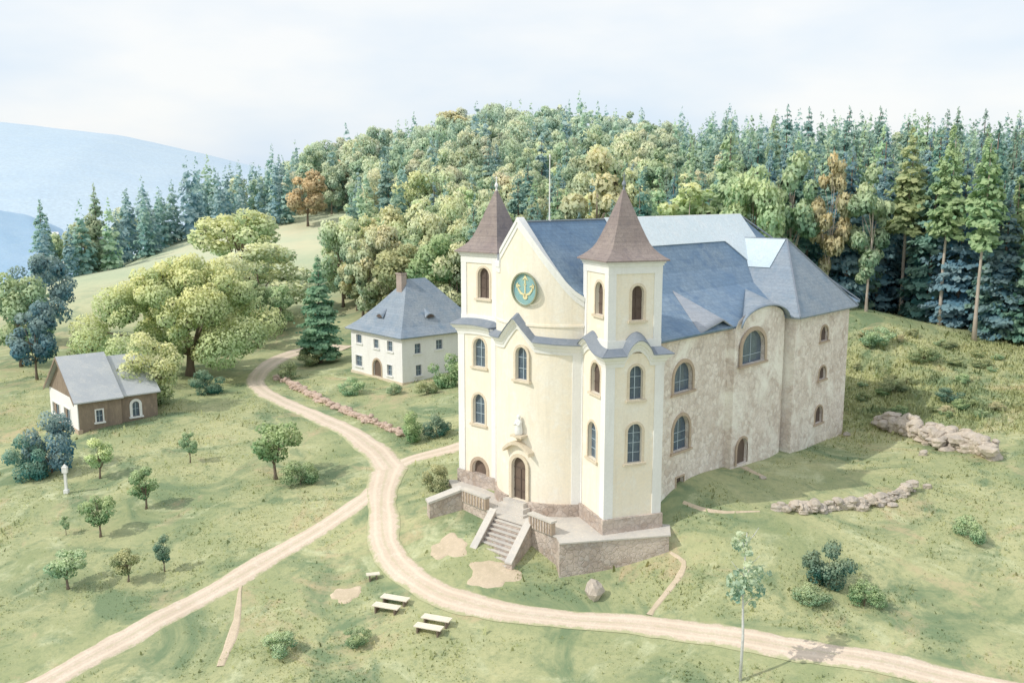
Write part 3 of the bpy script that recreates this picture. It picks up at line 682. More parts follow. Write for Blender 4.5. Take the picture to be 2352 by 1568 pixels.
# cone roof over the arched bay and the low wedge beside it
def cone(apx, s_a, s_b, hgt, q_e, name, m, k=24):
    sa, qa = main_hit(*apx); A = W(sa, qa, rz(qa) + .03); Vv, Ff = [], []; J = 8
    for j in range(J + 1):
        t = j / J
        for i in range(k + 1):
            s = s_a + (s_b - s_a) * i / k; e_ = W(s, q_e, hgt(s)); Vv.append(A * (1 - t) + e_ * t + UP * .55 * math.sin(t * math.pi) * 0)
    for j in range(J):
        for i in range(k): Ff.append((j*(k+1) + i, j*(k+1) + i + 1, (j+1)*(k+1) + i + 1, (j+1)*(k+1) + i))
    o = mesh(name, Vv, Ff, m, church, True); s_ = o.modifiers.new('t', 'SOLIDIFY'); s_.thickness = .12; s_.offset = -1; return o
cone((1712, 664), SB0 - .1, SB1 + .1, lambda s: bt(min(max(s, SB0), SB1)) + .14, 10.42, 'bay_roof', M['slate2'])
cone((1545, 668), 8.6, 13.9, lambda s: 13.1 + .75 * max(0, 1 - abs((s - 12.3)) / (3.7 if s < 12.3 else 1.6)), 9.72, 'roof_wedge', M['pale_slate'])
em_ = MB(); em_.box(W(8, 9.3, 12.95), N3, Q3, UP, 5.9, .22, .12); em_.build('eaves_moulding', M['surround_stone'], church)
# lightning mast on the ridge
ms = xat(1262, 77, 22); sm_ = None
s_m = 5.9
for _ in range(20):
    p = W(s_m, 0, 22); uu = CX + F * p[0] / (p[1] * math.cos(TH) + 2 * math.sin(TH)); s_m += (1262 - uu) * .02
mk = MB(); p = W(s_m, 0, 22); mk.tube([p, p + UP * .4, p + UP * 2.5, p + UP * 5.0, p + UP * 5.05], [.10, .055, .05, .04, .09], 8); mk.tube([p + UP*5.05, p + UP*5.3], [.09, .02], 8)
mk.build('ridge_mast', M['white'], church)

# ------------------------------------------------------------------ terrace, parapets, stairs
terr = empty('terrace', (2, 68, -3.5), 'stone terrace with a thick retaining wall in front of the church', 'terrace')
TP = [at_z(1528, 1229, ZT)[:2] + [.3, 0], at_z(1285, 1247, ZT)[:2], np.array([3.3, 65.4]), np.array([1.25, 67.7]), np.array([-1.4, 70.0]), np.array([-1.95, 71.1]), np.array([-4.2, 73.6]), np.array([-5.7, 79.2]), WP(1.5, -6.5), WP(1, 0), WP(1, 8)+[1.5,0], np.array([12.2, 68.4])]
t_ = MB(); t_.prism(TP[::-1], -5.5, ZT - .06); t_.build('retaining_wall', M['plinth'], terr)
cen = np.mean(TP, 0); TF = [p + (p - cen) / np.linalg.norm(p - cen) * .12 for p in TP]
t_ = MB(); t_.prism(TF[::-1], ZT - .058, ZT + .05); t_.build('paving', M['paving'], terr)
def parapet(mb, a, b, th, z0a, z0b, z1a, z1b, capo=.07):
    a, b = np.array(a), np.array(b); d = (b - a) / np.linalg.norm(b - a); nn = np.array([-d[1], d[0]])
    mb.prism([a + nn*th/2, a - nn*th/2, b - nn*th/2, b + nn*th/2], [z0a, z0a, z0b, z0b], [z1a, z1a, z1b, z1b]); return a, b, d, nn
def wall_with_cap(a, b, th, z0, z1a, z1b, parent, nm='parapet'):
    m1_ = MB(); a, b, d, nn = parapet(m1_, a, b, th, z0, z0, z1a, z1b); o = m1_.build(nm, M['surround_stone'] if nm == 'parapet' else M['plinth'], parent)
    c_ = MB(); t2 = th + .16; a2, b2 = a - d * .08, b + d * .08
    c_.prism([a2 + nn*t2/2, a2 - nn*t2/2, b2 - nn*t2/2, b2 + nn*t2/2], [z1a + .004]*2 + [z1b + .004]*2, [z1a + .16]*2 + [z1b + .16]*2); c_.build('coping', M['paving'], o)
    return o
wall_with_cap((-2.0, 71.2), (-4.1, 73.6), .42, ZT + .05, ZT + 1.0, ZT + 1.0, terr)
wall_with_cap((1.45, 67.55), (3.1, 65.6), .42, ZT + .05, ZT + 1.0, ZT + 1.0, terr)
# ribs on the parapets
for (a, b) in (((-2.0, 71.2), (-4.1, 73.6)), ((1.45, 67.55), (3.1, 65.6))):
    a, b = np.array(a), np.array(b); d = (b - a) / np.linalg.norm(b - a); nn = np.array([-d[1], d[0]]); nn = nn if nn[1] < 0 else -nn
    rb = MB()
    for t in np.linspace(.08, .92, 8): rb.box([*(a + (b - a) * t + nn * .23), ZT + .52], [*d, 0], [*nn, 0], UP, .07, .04, .45)
    rb.build('baluster', M['plinth'], terr)
# side wall going off to the left
la, lb = np.array([-4.25, 73.9]), at_z(984, 1192, -2.6)[:2]
sw_ = MB(); d = (lb - la) / np.linalg.norm(lb - la); nn = np.array([-d[1], d[0]])
sw_.prism([la + nn*.45, la - nn*.45, lb - nn*.45, lb + nn*.45], -5, [ZT + .9]*2 + [ZT + .05]*2); so = sw_.build('flank_wall', M['plinth'], terr)
c_ = MB(); c_.prism([la + nn*.55, la - nn*.55, lb - nn*.55 + d*.1, lb + nn*.55 + d*.1], [ZT + .904]*2 + [ZT + .054]*2, [ZT + 1.1]*2 + [ZT + .25]*2); c_.build('coping', M['paving'], so)
stair = empty('stone_stairs', (-1, 67, -3.6), 'flight of pale stone steps leading up to the church terrace', 'stairs')
A0, A1, B0, B1 = np.array([-1.3, 69.9]), np.array([1.15, 67.8]), np.array([-2.85, 67.35]), np.array([-.45, 65.15])
ns = 9; zt0, zb0 = ZT + .05, -3.75
for i in range(ns):
    t0_, t1_ = i / ns, (i + 1) / ns; z = zt0 + (zb0 - zt0) * (i + 1) / (ns + 1)
    a, b, c_, d_ = A0 + (B0 - A0) * t0_, A1 + (B1 - A1) * t0_, A1 + (B1 - A1) * t1_, A0 + (B0 - A0) * t1_
    s = MB(); s.prism([a, d_, c_, b], -5, z); so_ = s.build('step', M['plinth'], stair)
    f_ = (B0 - A0) / np.linalg.norm(B0 - A0) * .05
    s = MB(); s.prism([a + f_*1.1, d_ + f_, c_ + f_, b + f_*1.1], z + .003, z + .07); s.build('tread', M['paving'], so_)
for (p, q) in ((A0, B0), (A1, B1)):
    side = (A0 - A1) / np.linalg.norm(A0 - A1) * .27 * (1 if p is A0 else -1)
    wm = MB(); p2, q2 = p + side, q + side; d = (q2 - p2) / np.linalg.norm(q2 - p2); nn = np.array([-d[1], d[0]]) * .25
    wm.prism([p2 + nn, p2 - nn, q2 - nn, q2 + nn], -5, [ZT + .45]*2 + [-3.15]*2); wo = wm.build('stair_wall', M['plinth'], stair)
    cm = MB(); cm.prism([p2 + nn*1.25, p2 - nn*1.25, q2 - nn*1.25 + d*.1, q2 + nn*1.25 + d*.1], [ZT + .454]*2 + [-3.146]*2, [ZT + .58]*2 + [-3.02]*2); cm.build('coping', M['paving'], wo)

# ------------------------------------------------------------------ white house
hL, hR = np.array([-.659, .752]), np.array([.752, .659]); hc = at(925, 885, 118); hz = hc[2]
house = empty('white_house', hc, 'white two storey house with a blue grey hipped roof beside the lane', 'house')
c0 = hc[:2]; LL, RL = 12.6, 14.0
hw_ = MB(); hw_.prism([c0, c0 + hR*RL, c0 + hR*RL + hL*LL, c0 + hL*LL], hz - 3, hz + 6.5); hw_ = hw_.build('wall', M['limewash'], house); hcut = MB()
nLf = np.array([*(-hR), 0]); nRf = np.array([*(-hL), 0]); HP = np.array([*c0, 0])
kw = dict(parent=house, surround='white', sw=.12, pd=.18, depth=.3, arch=False, bars=True)
for a in ((1+818, 768, 831, 787), (859, 779, 870, 799), (890, 783, 902, 806), (818, 816, 832, 840), (890, 838, 901, 862)):
    opening(hcut, *a, HP, nLf, **kw)
for a in ((952, 789, 966, 811), (1001, 780, 1016, 801), (955, 838, 968, 862)): opening(hcut, *a, HP, nRf, **kw)
opening(hcut, 858, 826, 876, 878, HP, nLf, parent=house, surround='surround_stone', sw=.25, pd=.2, depth=.4, paneM='door', name='door', bars=False, sill=False)
cut(hw_, hcut)
ov = .65; cA = [c0 - hR*ov - hL*ov, c0 + hR*(RL+ov) - hL*ov, c0 + hR*(RL+ov) + hL*(LL+ov), c0 - hR*ov + hL*(LL+ov)]
rid = [c0 + hL*LL/2 + hR*(LL/2 - 1.0), c0 + hL*LL/2 + hR*(RL - LL/2 + .8)]
def hip(corners, ridge, ze, zr, name, m, parent, th=.18, flare=.35):
    Vv = [(*p, ze) for p in corners]; mid = []
    r4 = [ridge[0], ridge[1], ridge[1], ridge[0]]
    for f, g in ((.22, .16), (.5, .44)):
        for p, r_ in zip(corners, r4): q = p + (r_ - p) * f; mid.append((*q, ze + (zr - ze) * g))
    Vv += mid + [(*ridge[0], zr), (*ridge[1], zr)]; Ff = []
    for L_ in (0, 4):
        for k in range(4): Ff.append((L_ + k, L_ + (k+1) % 4, L_ + 4 + (k+1) % 4, L_ + 4 + k))
    Ff += [(8, 9, 13, 12), (9, 10, 13), (10, 11, 12, 13), (11, 8, 12)]
    o = mesh(name, Vv, Ff, m, parent); s = o.modifiers.new('t', 'SOLIDIFY'); s.thickness = th; s.offset = -1; return o
hr_ = hip(cA, rid, hz + 6.35, hz + 13.3, 'roof', M['slate2'], house)
ch = MB(); cpos = rid[0] - hR*.9; ch.box([*cpos, hz + 12.7], [*hR, 0], [*hL, 0], UP, .42, .62, 1.5); ch.box([*cpos, hz + 14.1], [*hR, 0], [*hL, 0], UP, .5, .7, .1); ch.build('chimney', M['brick'], hr_)
def face_pt(a, b, c_, u, v): n = np.cross(np.array(b) - a, np.array(c_) - a); n /= np.linalg.norm(n); return on_plane(u, v, a, n), (n if n[2] > 0 else -n)
for (a, b, u, v) in ((cA[0], cA[3], 876, 722), (cA[0], cA[1], 985, 722)):
    A_ = np.array([*a, hz + 6.35]); B_ = np.array([*b, hz + 6.35]); R_ = np.array([*rid[0 if b is cA[3] else 0], hz + 13.0])
    P, n = face_pt(A_, B_, R_, u, v); ax = B_ - A_; ax /= np.linalg.norm(ax); up_ = np.cross(n, ax); up_ = up_ if up_[2] > 0 else -up_
    outw = np.array([n[0], n[1], 0]); outw /= np.linalg.norm(outw)
    dm = MB(); prof = [P + ax * x + UP * (.55 * (1 - (x / .9) ** 2)) for x in np.linspace(-.9, .9, 9)]
    back = P - outw * 1.6 + up_ * .2
    k0 = len(dm.V); dm.add([*[p + outw * .35 - UP * .35 for p in prof], P + up_ * 1.5 - UP*.3], [(i, i+1, 9) for i in range(8)] + [tuple(range(9))])
    do = dm.build('dormer', M['slate2'], hr_)
    pn = MB(); pn.extrude([P + ax * x + UP * (.40 * (1 - (x / .7) ** 2)) + outw * .36 - UP * .34 for x in np.linspace(-.7, .7, 9)], outw * .03); pn.build('vent', M['louvre'], do)
hp = MB(); hp.prism([c0 - (hR + hL)*.12, c0 + hR*(RL+.1) - hL*.12, c0 + hR*(RL+.1) + hL*(LL+.12), c0 - hR*.12 + hL*(LL+.12)], hz - 3.1, hz + .35); hp.build('plinth', M['surround'], house)
ev = MB(); ev.prism([c0 - (hR + hL)*.25, c0 + hR*(RL+.25) - hL*.25, c0 + hR*(RL+.25) + hL*(LL+.25), c0 - hR*.25 + hL*(LL+.25)], hz + 6.1, hz + 6.42); ev.build('eaves_moulding', M['surround_stone'], house)

# ------------------------------------------------------------------ cottage
kL, kR = np.array([-.66, .751]), np.array([.751, .66]); kc = at(183, 990, 98); kz = kc[2]; k0_ = kc[:2]
cot = empty('cottage', kc, 'small old cottage with a grey pitched roof, white gable end and brown side', 'cottage')
GWd = 10.6; WH = 3.5; RH = 7.5
def gable_block(a, wd, ln, z0, wh, rh, m_w, nm='wall'):
    mb = MB(); pr = [a, a + kL*wd, a + kL*wd/2]
    outl = [np.array([*a, z0]), np.array([*a, kz + wh]), np.array([*(a + kL*wd/2), kz + rh]), np.array([*(a + kL*wd), kz + wh]), np.array([*(a + kL*wd), z0])]
    mb.extrude(outl, [*(kR * ln), 0]); return mb.build(nm, m_w, cot)
body = gable_block(k0_, GWd, 4.6, kz - 3, WH, RH - .15, M['grey_wood']); kcut = MB(); KP = np.array([*k0_, 0])
kw = dict(parent=cot, surround='white', sw=.14, pd=.15, depth=.28, arch=False)
opening(kcut, 268*.8167*.98 + 0, 0, 1, 1, KP, np.array([0, -1, 0])) if False else None
nKl, nKr = np.array([*(-kR), 0]), np.array([*(-kL), 0])
# white rendered gable end skin, boards above it
sk = MB(); sk.prism([k0_ - kR*.08 - kL*.02, k0_ + kR*.002 - kL*.02, k0_ + kR*.002 + kL*GWd, k0_ - kR*.08 + kL*GWd], kz - .3, kz + WH - .1); sk = sk.build('gable_render', M['limewash'], cot)
g2 = MB(); PK = KP - np.array([*kR, 0]) * .08
for a in ((152-.0, 937, 166, 961), (179-57, 0, 0, 0))[:1]: pass
sc2 = MB()
opening(sc2, 123, 926, 138, 950, PK, nKl, **dict(kw, depth=.5)); opening(sc2, 149, 938, 162, 963, PK, nKl, **dict(kw, depth=.5))
cut(sk, sc2); s3 = MB()
opening(kcut, 221, 941, 236, 968, KP, nKr, **kw)
for a in ((123, 926, 138, 950), (149, 938, 162, 963)):
    n = nKl; um, vm = (a[0]+a[2])/2, (a[1]+a[3])/2; kcut.box(on_plane(um, vm, PK, n), [*kL, 0], [*kR, 0], UP, .55, .45, .85)
cut(body, kcut)
pb = MB(); nb = 15
for i in range(nb):                                # vertical boards of the gable
    t0_, t1_ = i / nb, (i + .93) / nb; zt = [kz + WH - .05 + (RH - .25 - WH) * (1 - abs(2*t - 1)) for t in (t0_, t1_)]
    a, b = k0_ + kL*GWd*t0_, k0_ + kL*GWd*t1_
    pb.prism([a - kR*.06, b - kR*.06, b + kR*.02, a + kR*.02], kz + WH - .12, [zt[0], zt[1], zt[1], zt[0]])
pb.build('gable_boards', M['grey_wood'], cot)
ext = gable_block(k0_ + kR*4.602 + kL*.45, GWd - .9, 4.2, kz - 3, WH - .1, RH - .6, M['grey_wood'], 'wall'); k2 = MB()
KP2 = KP + np.array([*kL, 0]) * .45
opening(k2, 304, 921, 320, 955, KP2, nKr, **dict(kw, arch=True, sw=.3)); cut(ext, k2)
def gable_roof(a, wd, ln, wh, rh, ov, nm, off0, m=M['sheet']):
    mb = MB(); th = .14
    for sgn in (0, 1):
        e = a + (kL*wd if sgn else 0*kL); dr_ = (kL if not sgn else -kL); rdg = a + kL*wd/2
        sl = (rh - wh) / (wd / 2); e2 = e - dr_*ov; ze = kz + wh - sl*ov
        s_ = a*0 - kR*off0
        mb.add([(*(e2 + s_), ze + .05), (*(e2 + kR*ln + s_*0), ze + .05), (*(rdg + kR*ln), kz + rh + .05), (*(rdg + s_), kz + rh + .05),
                (*(e2 + s_), ze + .05 + th), (*(e2 + kR*ln), ze + .05 + th), (*(rdg + kR*ln), kz + rh + .05 + th), (*(rdg + s_), kz + rh + .05 + th)],
               [(0, 1, 2, 3), (7, 6, 5, 4), (0, 4, 5, 1), (1, 5, 6, 2), (2, 6, 7, 3), (3, 7, 4, 0)])
    return mb.build(nm, m, cot)
gable_roof(k0_, GWd, 4.75, WH, RH, .55, 'roof', .55); gable_roof(k0_ + kR*4.76 + kL*.45, GWd - .9, 4.35, WH - .1, RH - .55, .45, 'roof', 0)
vb = MB()
for sgn in (0, 1):
    e = k0_ + (kL*GWd if sgn else 0*kL); dr_ = kL if not sgn else -kL; sl = (RH - WH) / (GWd / 2); e2 = e - dr_*.55
    a, b = np.array([*(e2 - kR*.56), kz + WH - sl*.55 - .12]), np.array([*(k0_ + kL*GWd/2 - kR*.56), kz + RH - .12])
    vb.add([a, b, b + UP*.3, a + UP*.3, *[p - np.array([*kR, 0])*.05 for p in (a, b, b + UP*.3, a + UP*.3)]], [(0,1,2,3),(7,6,5,4),(0,4,5,1),(1,5,6,2),(2,6,7,3),(3,7,4,0)])
vb.build('barge_board', M['grey_wood'], cot)
cb = MB(); cb.prism([k0_ - (kL + kR)*.2, k0_ + kR*.3 - kL*.2, k0_ + kR*.3 + kL*GWd*.75, k0_ - kR*.2 + kL*GWd*.75], kz - 3, kz + .12); cb.build('plinth', M['surround_stone'], cot)

# ------------------------------------------------------------------ foliage meshes
def quads_mesh(name, P, Nn, size, shade, m, tint=None, parent=None, aspect=1.0, SN=None):
    """leaf faces: centres P, normals Nn, sizes, shade value; tint per face optional"""
    n = len(P); r = rng.normal(size=(n, 3)); a = np.cross(Nn, r); a /= np.linalg.norm(a, axis=1)[:, None] + 1e-9; b = np.cross(Nn, a)
    a *= size[:, None] * .5; b *= size[:, None] * .5 * aspect
    V = np.stack([P - a, P - b * .8, P + a, P + b * .8], 1).reshape(-1, 3)
    me = bpy.data.meshes.new(name); me.vertices.add(4 * n); me.vertices.foreach_set('co', V.astype(np.float32).ravel())
    me.loops.add(4 * n); me.loops.foreach_set('vertex_index', np.arange(4 * n, dtype=np.int32)); me.polygons.add(n)
    me.polygons.foreach_set('loop_start', np.arange(0, 4 * n, 4, dtype=np.int32)); me.update(calc_edges=True)
    at_ = me.attributes.new('shade', 'FLOAT', 'POINT'); at_.data.foreach_set('value', np.repeat(np.clip(shade, 0, 1), 4).astype(np.float32))
    if tint is not None:
        at_ = me.attributes.new('tint', 'FLOAT_COLOR', 'POINT'); at_.data.foreach_set('color', np.repeat(np.c_[tint, np.ones(n)], 4, 0).astype(np.float32).ravel())
    if SN is not None: soft_normals(me, SN)
    me.materials.append(m); return me
def soft_normals(me, SN):
    me.polygons.foreach_set('use_smooth', np.ones(len(me.polygons), bool))
    me.normals_split_custom_set_from_vertices(np.repeat(SN, 4, 0).astype(np.float32))
def unit(n): v = rng.normal(size=(n, 3)); return v / np.linalg.norm(v, axis=1)[:, None]
def crown_broad(nleaf, nclump, h0=.22, fat=.5, leaf=.045, top=.5, seed=0, extra=()):
    """broadleaf crown in a unit-height frame; returns P,N,size,shade"""
    r = np.random.default_rng(seed); C, Rr = [], []
    for i in range(nclump):
        while True:
            p = r.uniform(-1, 1, 3)
            if np.dot(p, p) < 1: break
        rad = np.linalg.norm(p); p = p / (rad + 1e-6) * (rad ** .55)
        zz = h0 + (1 - h0) * (p[2] * .5 + .5); wf = math.sqrt(max(.06, 1 - (abs(p[2] + .1 * (1 - top)) ** 2.2))) 
        C.append([p[0] * fat * .82 * wf ** .3, p[1] * fat * .82 * wf ** .3, .06 + zz * .90]); Rr.append(r.uniform(.6, 1.15) * fat * (2.3 / nclump ** .5) * .74)
    for e_ in extra: C.append(list(e_[:3])); Rr.append(e_[3])
    nclump = len(C); C, Rr = np.array(C), np.array(Rr); k = r.choice(nclump, nleaf, p=Rr**2 / (Rr**2).sum()); v = r.normal(size=(nleaf, 3)); v /= np.linalg.norm(v, axis=1)[:, None]
    rad = r.uniform(.35, 1.08, nleaf) ** .5; P = C[k] + v * (Rr[k] * rad)[:, None] * np.array([1, 1, .8])
    Nn = v * .8 + r.normal(size=(nleaf, 3)) * .6 + np.array([0, 0, .25]); Nn /= np.linalg.norm(Nn, axis=1)[:, None]
    cs = r.uniform(-.22, .3, nclump); sh = .42 + cs[k] + v[:, 2] * .34 - v[:, 0] * .12 + (P[:, 2] - .55) * .5 + r.normal(0, .03, nleaf)  # light painted in: clump tops, left sides and upper crown lighter
    SN = v + np.array([0, 0, .45]) + r.normal(size=(nleaf, 3)) * .10; SN /= np.linalg.norm(SN, axis=1)[:, None]
    return P, Nn, r.uniform(.6, 1.3, nleaf) * leaf, sh, C, SN
def crown_spruce(nleaf, fat=.17, leaf=.035, bare=.06, seed=0, rag=.25):
    r = np.random.default_rng(seed); nb = 130; z = bare + (1 - bare) * r.uniform(0, 1, nb) ** 1.15; z = np.append(z, [.97, .985, .96, .93, .95, .90])
    ang = r.uniform(0, 6.28, len(z)); L_ = fat * ((1 - z) / (1 - bare)) ** .85 * r.uniform(1 - rag, 1 + rag * .6, len(z)) + .008
    L_ *= np.where(z < bare + .12, .75, 1.)
    k = r.choice(len(z), nleaf, p=(L_ + .01) / (L_ + .01).sum()); t = r.uniform(.05, 1, nleaf) ** .7
    wd = (1 - t * .8) * L_[k] * .42
    off = r.normal(0, 1, nleaf) * wd; ca, sa = np.cos(ang[k]), np.sin(ang[k]); rr = t * L_[k]
    P = np.stack([ca * rr - sa * off, sa * rr + ca * off, z[k] - t * L_[k] * .42 + t**3 * L_[k]*.15 + r.normal(0, .006, nleaf)], 1)
    out = np.stack([ca, sa, np.full(nleaf, .9)], 1); Nn = out + r.normal(size=(nleaf, 3)) * .55; Nn /= np.linalg.norm(Nn, axis=1)[:, None]
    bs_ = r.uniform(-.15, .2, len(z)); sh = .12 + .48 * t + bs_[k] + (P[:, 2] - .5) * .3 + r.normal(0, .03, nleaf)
    SN = np.stack([ca, sa, np.full(nleaf, .7)], 1) + r.normal(size=(nleaf, 3)) * .12; SN /= np.linalg.norm(SN, axis=1)[:, None]
    return P, Nn, r.uniform(.6, 1.3, nleaf) * leaf * np.clip(.3 + (1 - P[:, 2]) * 2.4, .3, 1), sh, None, SN
def trunk_mesh(name, m, top=.6, r0=.022, limbs=None, seed=0, lean=.02, k=7):
    r = np.random.default_rng(seed); mb = MB(); pts = [np.array([lean * math.sin(t * 5) * t, lean * math.cos(t * 4) * t, t * top - .03]) for t in np.linspace(0, 1, 7)]
    mb.tube(pts, [r0 * 1.5] + [r0 * (1 - .8 * t) for t in np.linspace(.1, 1, 6)], k)
    if limbs is not None:
        for c in limbs:
            b = pts[int(r.integers(2, 5))]; m_ = (b + c) / 2 + np.array([0, 0, .03]); mb.tube([b, m_, c], [r0 * .42, r0 * .26, r0 * .1], 5)
    me = bpy.data.meshes.new(name); me.from_pydata([tuple(map(float, v)) for v in mb.V], [], mb.F); me.materials.append(m)
    me.polygons.foreach_set('use_smooth', [True] * len(me.polygons)); return me
LIB = {}
def lib(key, data, trunk_m, **tk):
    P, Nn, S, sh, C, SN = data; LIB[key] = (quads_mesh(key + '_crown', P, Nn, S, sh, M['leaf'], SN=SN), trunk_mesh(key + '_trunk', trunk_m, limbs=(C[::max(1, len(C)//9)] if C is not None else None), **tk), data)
for i in range(7): lib('broad%d' % i, crown_broad(6000, 30 + 4 * (i % 4), .12, .36 + .05 * (i % 3), .038, seed=10 + i), M['bark'], top=.7, r0=.020, seed=i)
for i in range(3): lib('tall%d' % i, crown_broad(3600, 24, .16, .24, .036, seed=30 + i), M['palebark'], top=.8, r0=.013, seed=i)
for i in range(8): lib('spruce%d' % i, crown_spruce(4200, .16 + .02 * (i % 4), .030, .05, seed=50 + i), M['bark'], top=.97, r0=.013, seed=i, lean=.004)
for i in range(3): lib('pine%d' % i, crown_spruce(2400, .12, .030, .47, seed=60 + i, rag=.5), M['palebark'], top=.97, r0=.0095, seed=i, lean=.012)
for i in range(4): lib('orchard%d' % i, crown_broad(3000, 17, .28, .36, .045, seed=80 + i), M['bark'], top=.72, r0=.026, seed=i, lean=.05)
lib('fir', crown_spruce(11000, .22, .026, .10, seed=71, rag=.18), M['bark'], top=.97, r0=.014, seed=2, lean=.006)
lib('oak', crown_broad(60000, 140, .10, .74, .024, seed=99, extra=[(-.62,-.55,.16,.17),(-.5,-.66,.10,.16),(-.72,-.35,.26,.2),(-.40,-.75,.20,.15),(-.8,-.2,.42,.17),(-.66,-.5,.34,.18),(-.28,-.72,.34,.16),(.45,-.5,.30,.2),(.6,-.3,.38,.2),(.72,0,.45,.18),(-.55,-.2,.62,.2),(.3,-.4,.62,.2)]), M['bark'], top=.62, r0=.040, seed=3, lean=.03)
for i in range(3): lib('bush%d' % i, crown_broad(4200, 18, -.02, .62, .055, seed=120 + i), M['bark'], top=.4, r0=.02, seed=i)

def put_tree(kind, x, y, h, wf, color, name, label, cat='tree', group=None, rot=None, z=None):
    cm, tm, _ = LIB[kind]; z = gz(x, y) if z is None else z
    o = empty(name, (x, y, z), label, cat, group)
    o.rotation_euler = (0, 0, random.uniform(0, 6.28) if rot is None else rot); o.scale = (h * wf, h * wf, h)
    t = bpy.data.objects.new('trunk' if 'bush' not in kind else 'stem', tm); COL.objects.link(t); t.parent = o
    c = bpy.data.objects.new('crown' if 'bush' not in kind else 'foliage', cm); COL.objects.link(c); c.parent = o; c.color = (*color, 1)
    return o
def top_h(u, vtop, y):
    p = at(u, vtop, y); return p[0], p[2] - gz(p[0], y)
# colours
GR = dict(peach=(.72, .56, .38), firg=(.22, .42, .30), lime=(.72, .75, .44), green=(.34, .47, .25), deep=(.12, .27, .22), ochre=(.74, .63, .42), orange=(.74, .50, .33), pale=(.76, .75, .48),
          teal=(.15, .34, .33), blue=(.13, .30, .40), sage=(.48, .60, .38), olive=(.44, .46, .26))
def vary(c, a=.1): k = random.uniform(1 - a, 1 + a); return tuple(min(1, x * k * random.uniform(.95, 1.05)) for x in c)

# named trees: kind,u,vtop,y,width factor,colour,name,label
TREES = [
 ('fir', 728, 583, 137, 1.15, 'firg', 'spruce_tree', 'lone dark spruce on the lane beside the white house'),
 ('broad1', 545, 478, 190, 1.3, 'pale', 'deciduous_tree', 'pale leafy tree standing at the near edge of the hill meadow'),
 ('broad2', 590, 560, 168, 1.6, 'pale', 'deciduous_tree', 'pale green leafy tree rising high behind the great oak'),
 ('broad4', 640, 650, 160, 1.0, 'sage', 'deciduous_tree', 'small grey green tree between the great oak and the lone spruce'),
 ('broad0', 880, 470, 178, 1.0, 'ochre', 'deciduous_tree', 'tall ochre tinted tree at the left edge of the grove above the white house'),
 ('broad3', 830, 560, 165, .95, 'ochre', 'deciduous_tree', 'brown tinged tree leaning over the meadow behind the white house'),
 ('broad2', 955, 395, 215, .8, 'pale', 'deciduous_tree', 'tall pale yellow green tree above the grove left of the church'),
 ('broad1', 920, 560, 152, 1.0, 'olive', 'deciduous_tree', 'olive green tree directly behind the white house chimney'),
 ('broad4', 1010, 530, 146, .9, 'green', 'deciduous_tree', 'dark green tree between the white house roof and the left tower'),
 ('broad0', 703, 388, 256, 1.05, 'orange', 'deciduous_tree', 'orange autumn tree at the top of the hill meadow'),
 ('tall0', 1420, 288, 140, .7, 'pale', 'deciduous_tree', 'slender pale tree left of the right tower spire'),
 ('tall1', 1372, 345, 138, .9, 'ochre', 'deciduous_tree', 'ochre leaning tree between the mast and the right tower'),
 ('tall2', 1583, 410, 128, 1.2, 'lime', 'deciduous_tree', 'small yellow green tree rising over the church ridge glazing'),
 ('broad1', 1742, 378, 121, .62, 'sage', 'deciduous_tree', 'broad pale tree just behind the far end of the church roof'),
 ('tall0', 1828, 305, 124, .65, 'sage', 'deciduous_tree', 'pale green tree between dark spruces behind the chancel roof'),
 ('tall2', 1918, 340, 122, .5, 'peach', 'deciduous_tree', 'slender peach coloured tree in the spruce forest right of the church'),
 ('tall1', 2010, 378, 120, .75, 'sage', 'deciduous_tree', 'thin grey green tree in front of the right hand spruces'),
 ('pine0', 2098, 290, 129, 1.15, 'olive', 'pine_tree', 'olive pine with a bare pale trunk at the forest edge'),
 ('pine1', 2192, 285, 121, 1.0, 'green', 'pine_tree', 'tall green pine with a long bare white trunk at the right'),
 ('pine2', 2276, 300, 113, 1.0, 'green', 'pine_tree', 'rightmost tall pine with a bare pale trunk'),
 ('pine1', 2222, 420, 126, .9, 'teal', 'pine_tree', 'thin shaded pine between the two tall bare trunks at the right'),
 ('broad3', 1040, 255, 330, 1.5, 'ochre', 'deciduous_tree', 'broad golden tree on the wooded hill above the left tower'),
 ('broad1', 800, 355, 285, .7, 'orange', 'deciduous_tree', 'small peach coloured tree halfway up the wooded hill'),
 ('broad5', 505, 590, 158, 1.1, 'pale', 'deciduous_tree', 'pale grey green tree merging with the back of the great oak crown'),
 ('broad6', 585, 640, 150, .9, 'green', 'deciduous_tree', 'mid green tree squeezed between the great oak and the lane'),
 ('broad2', 90, 585, 150, .8, 'blue', 'deciduous_tree', 'bluish tree at the far left edge above the cottage'),
 ('broad4', 30, 620, 132, .9, 'sage', 'deciduous_tree', 'leftmost grey green tree partly cut by the picture edge'),
 ('broad0', 70, 690, 122, .85, 'blue', 'deciduous_tree', 'dark blue green tree standing left of the cottage roof'),
]
placed = []
for (k, u, vt, y, wf, c, nm, lb) in TREES:
    x, h = top_h(u, vt, y); put_tree(k, x, y, h, wf, vary(GR[c], .04), nm, lb); placed.append((x, y, 3.0))
# the great oak
b = ground(437, 862); h = at(450, 598, b[1])[2] - b[2] + .5
put_tree('oak', b[0], b[1], h, .92, (.74, .74, .40), 'oak_tree', 'huge spreading oak with yellow green crown between cottage and lane', rot=0)
placed.append((b[0], b[1], 10)); OAK = b
b = ground(350, 938); h = at(350, 762, b[1])[2] - b[2]
put_tree('broad5', b[0], b[1], h, .95, (.74, .73, .42), 'deciduous_tree', 'pale yellow green tree growing against the far end of the cottage'); placed.append((b[0], b[1], 3))
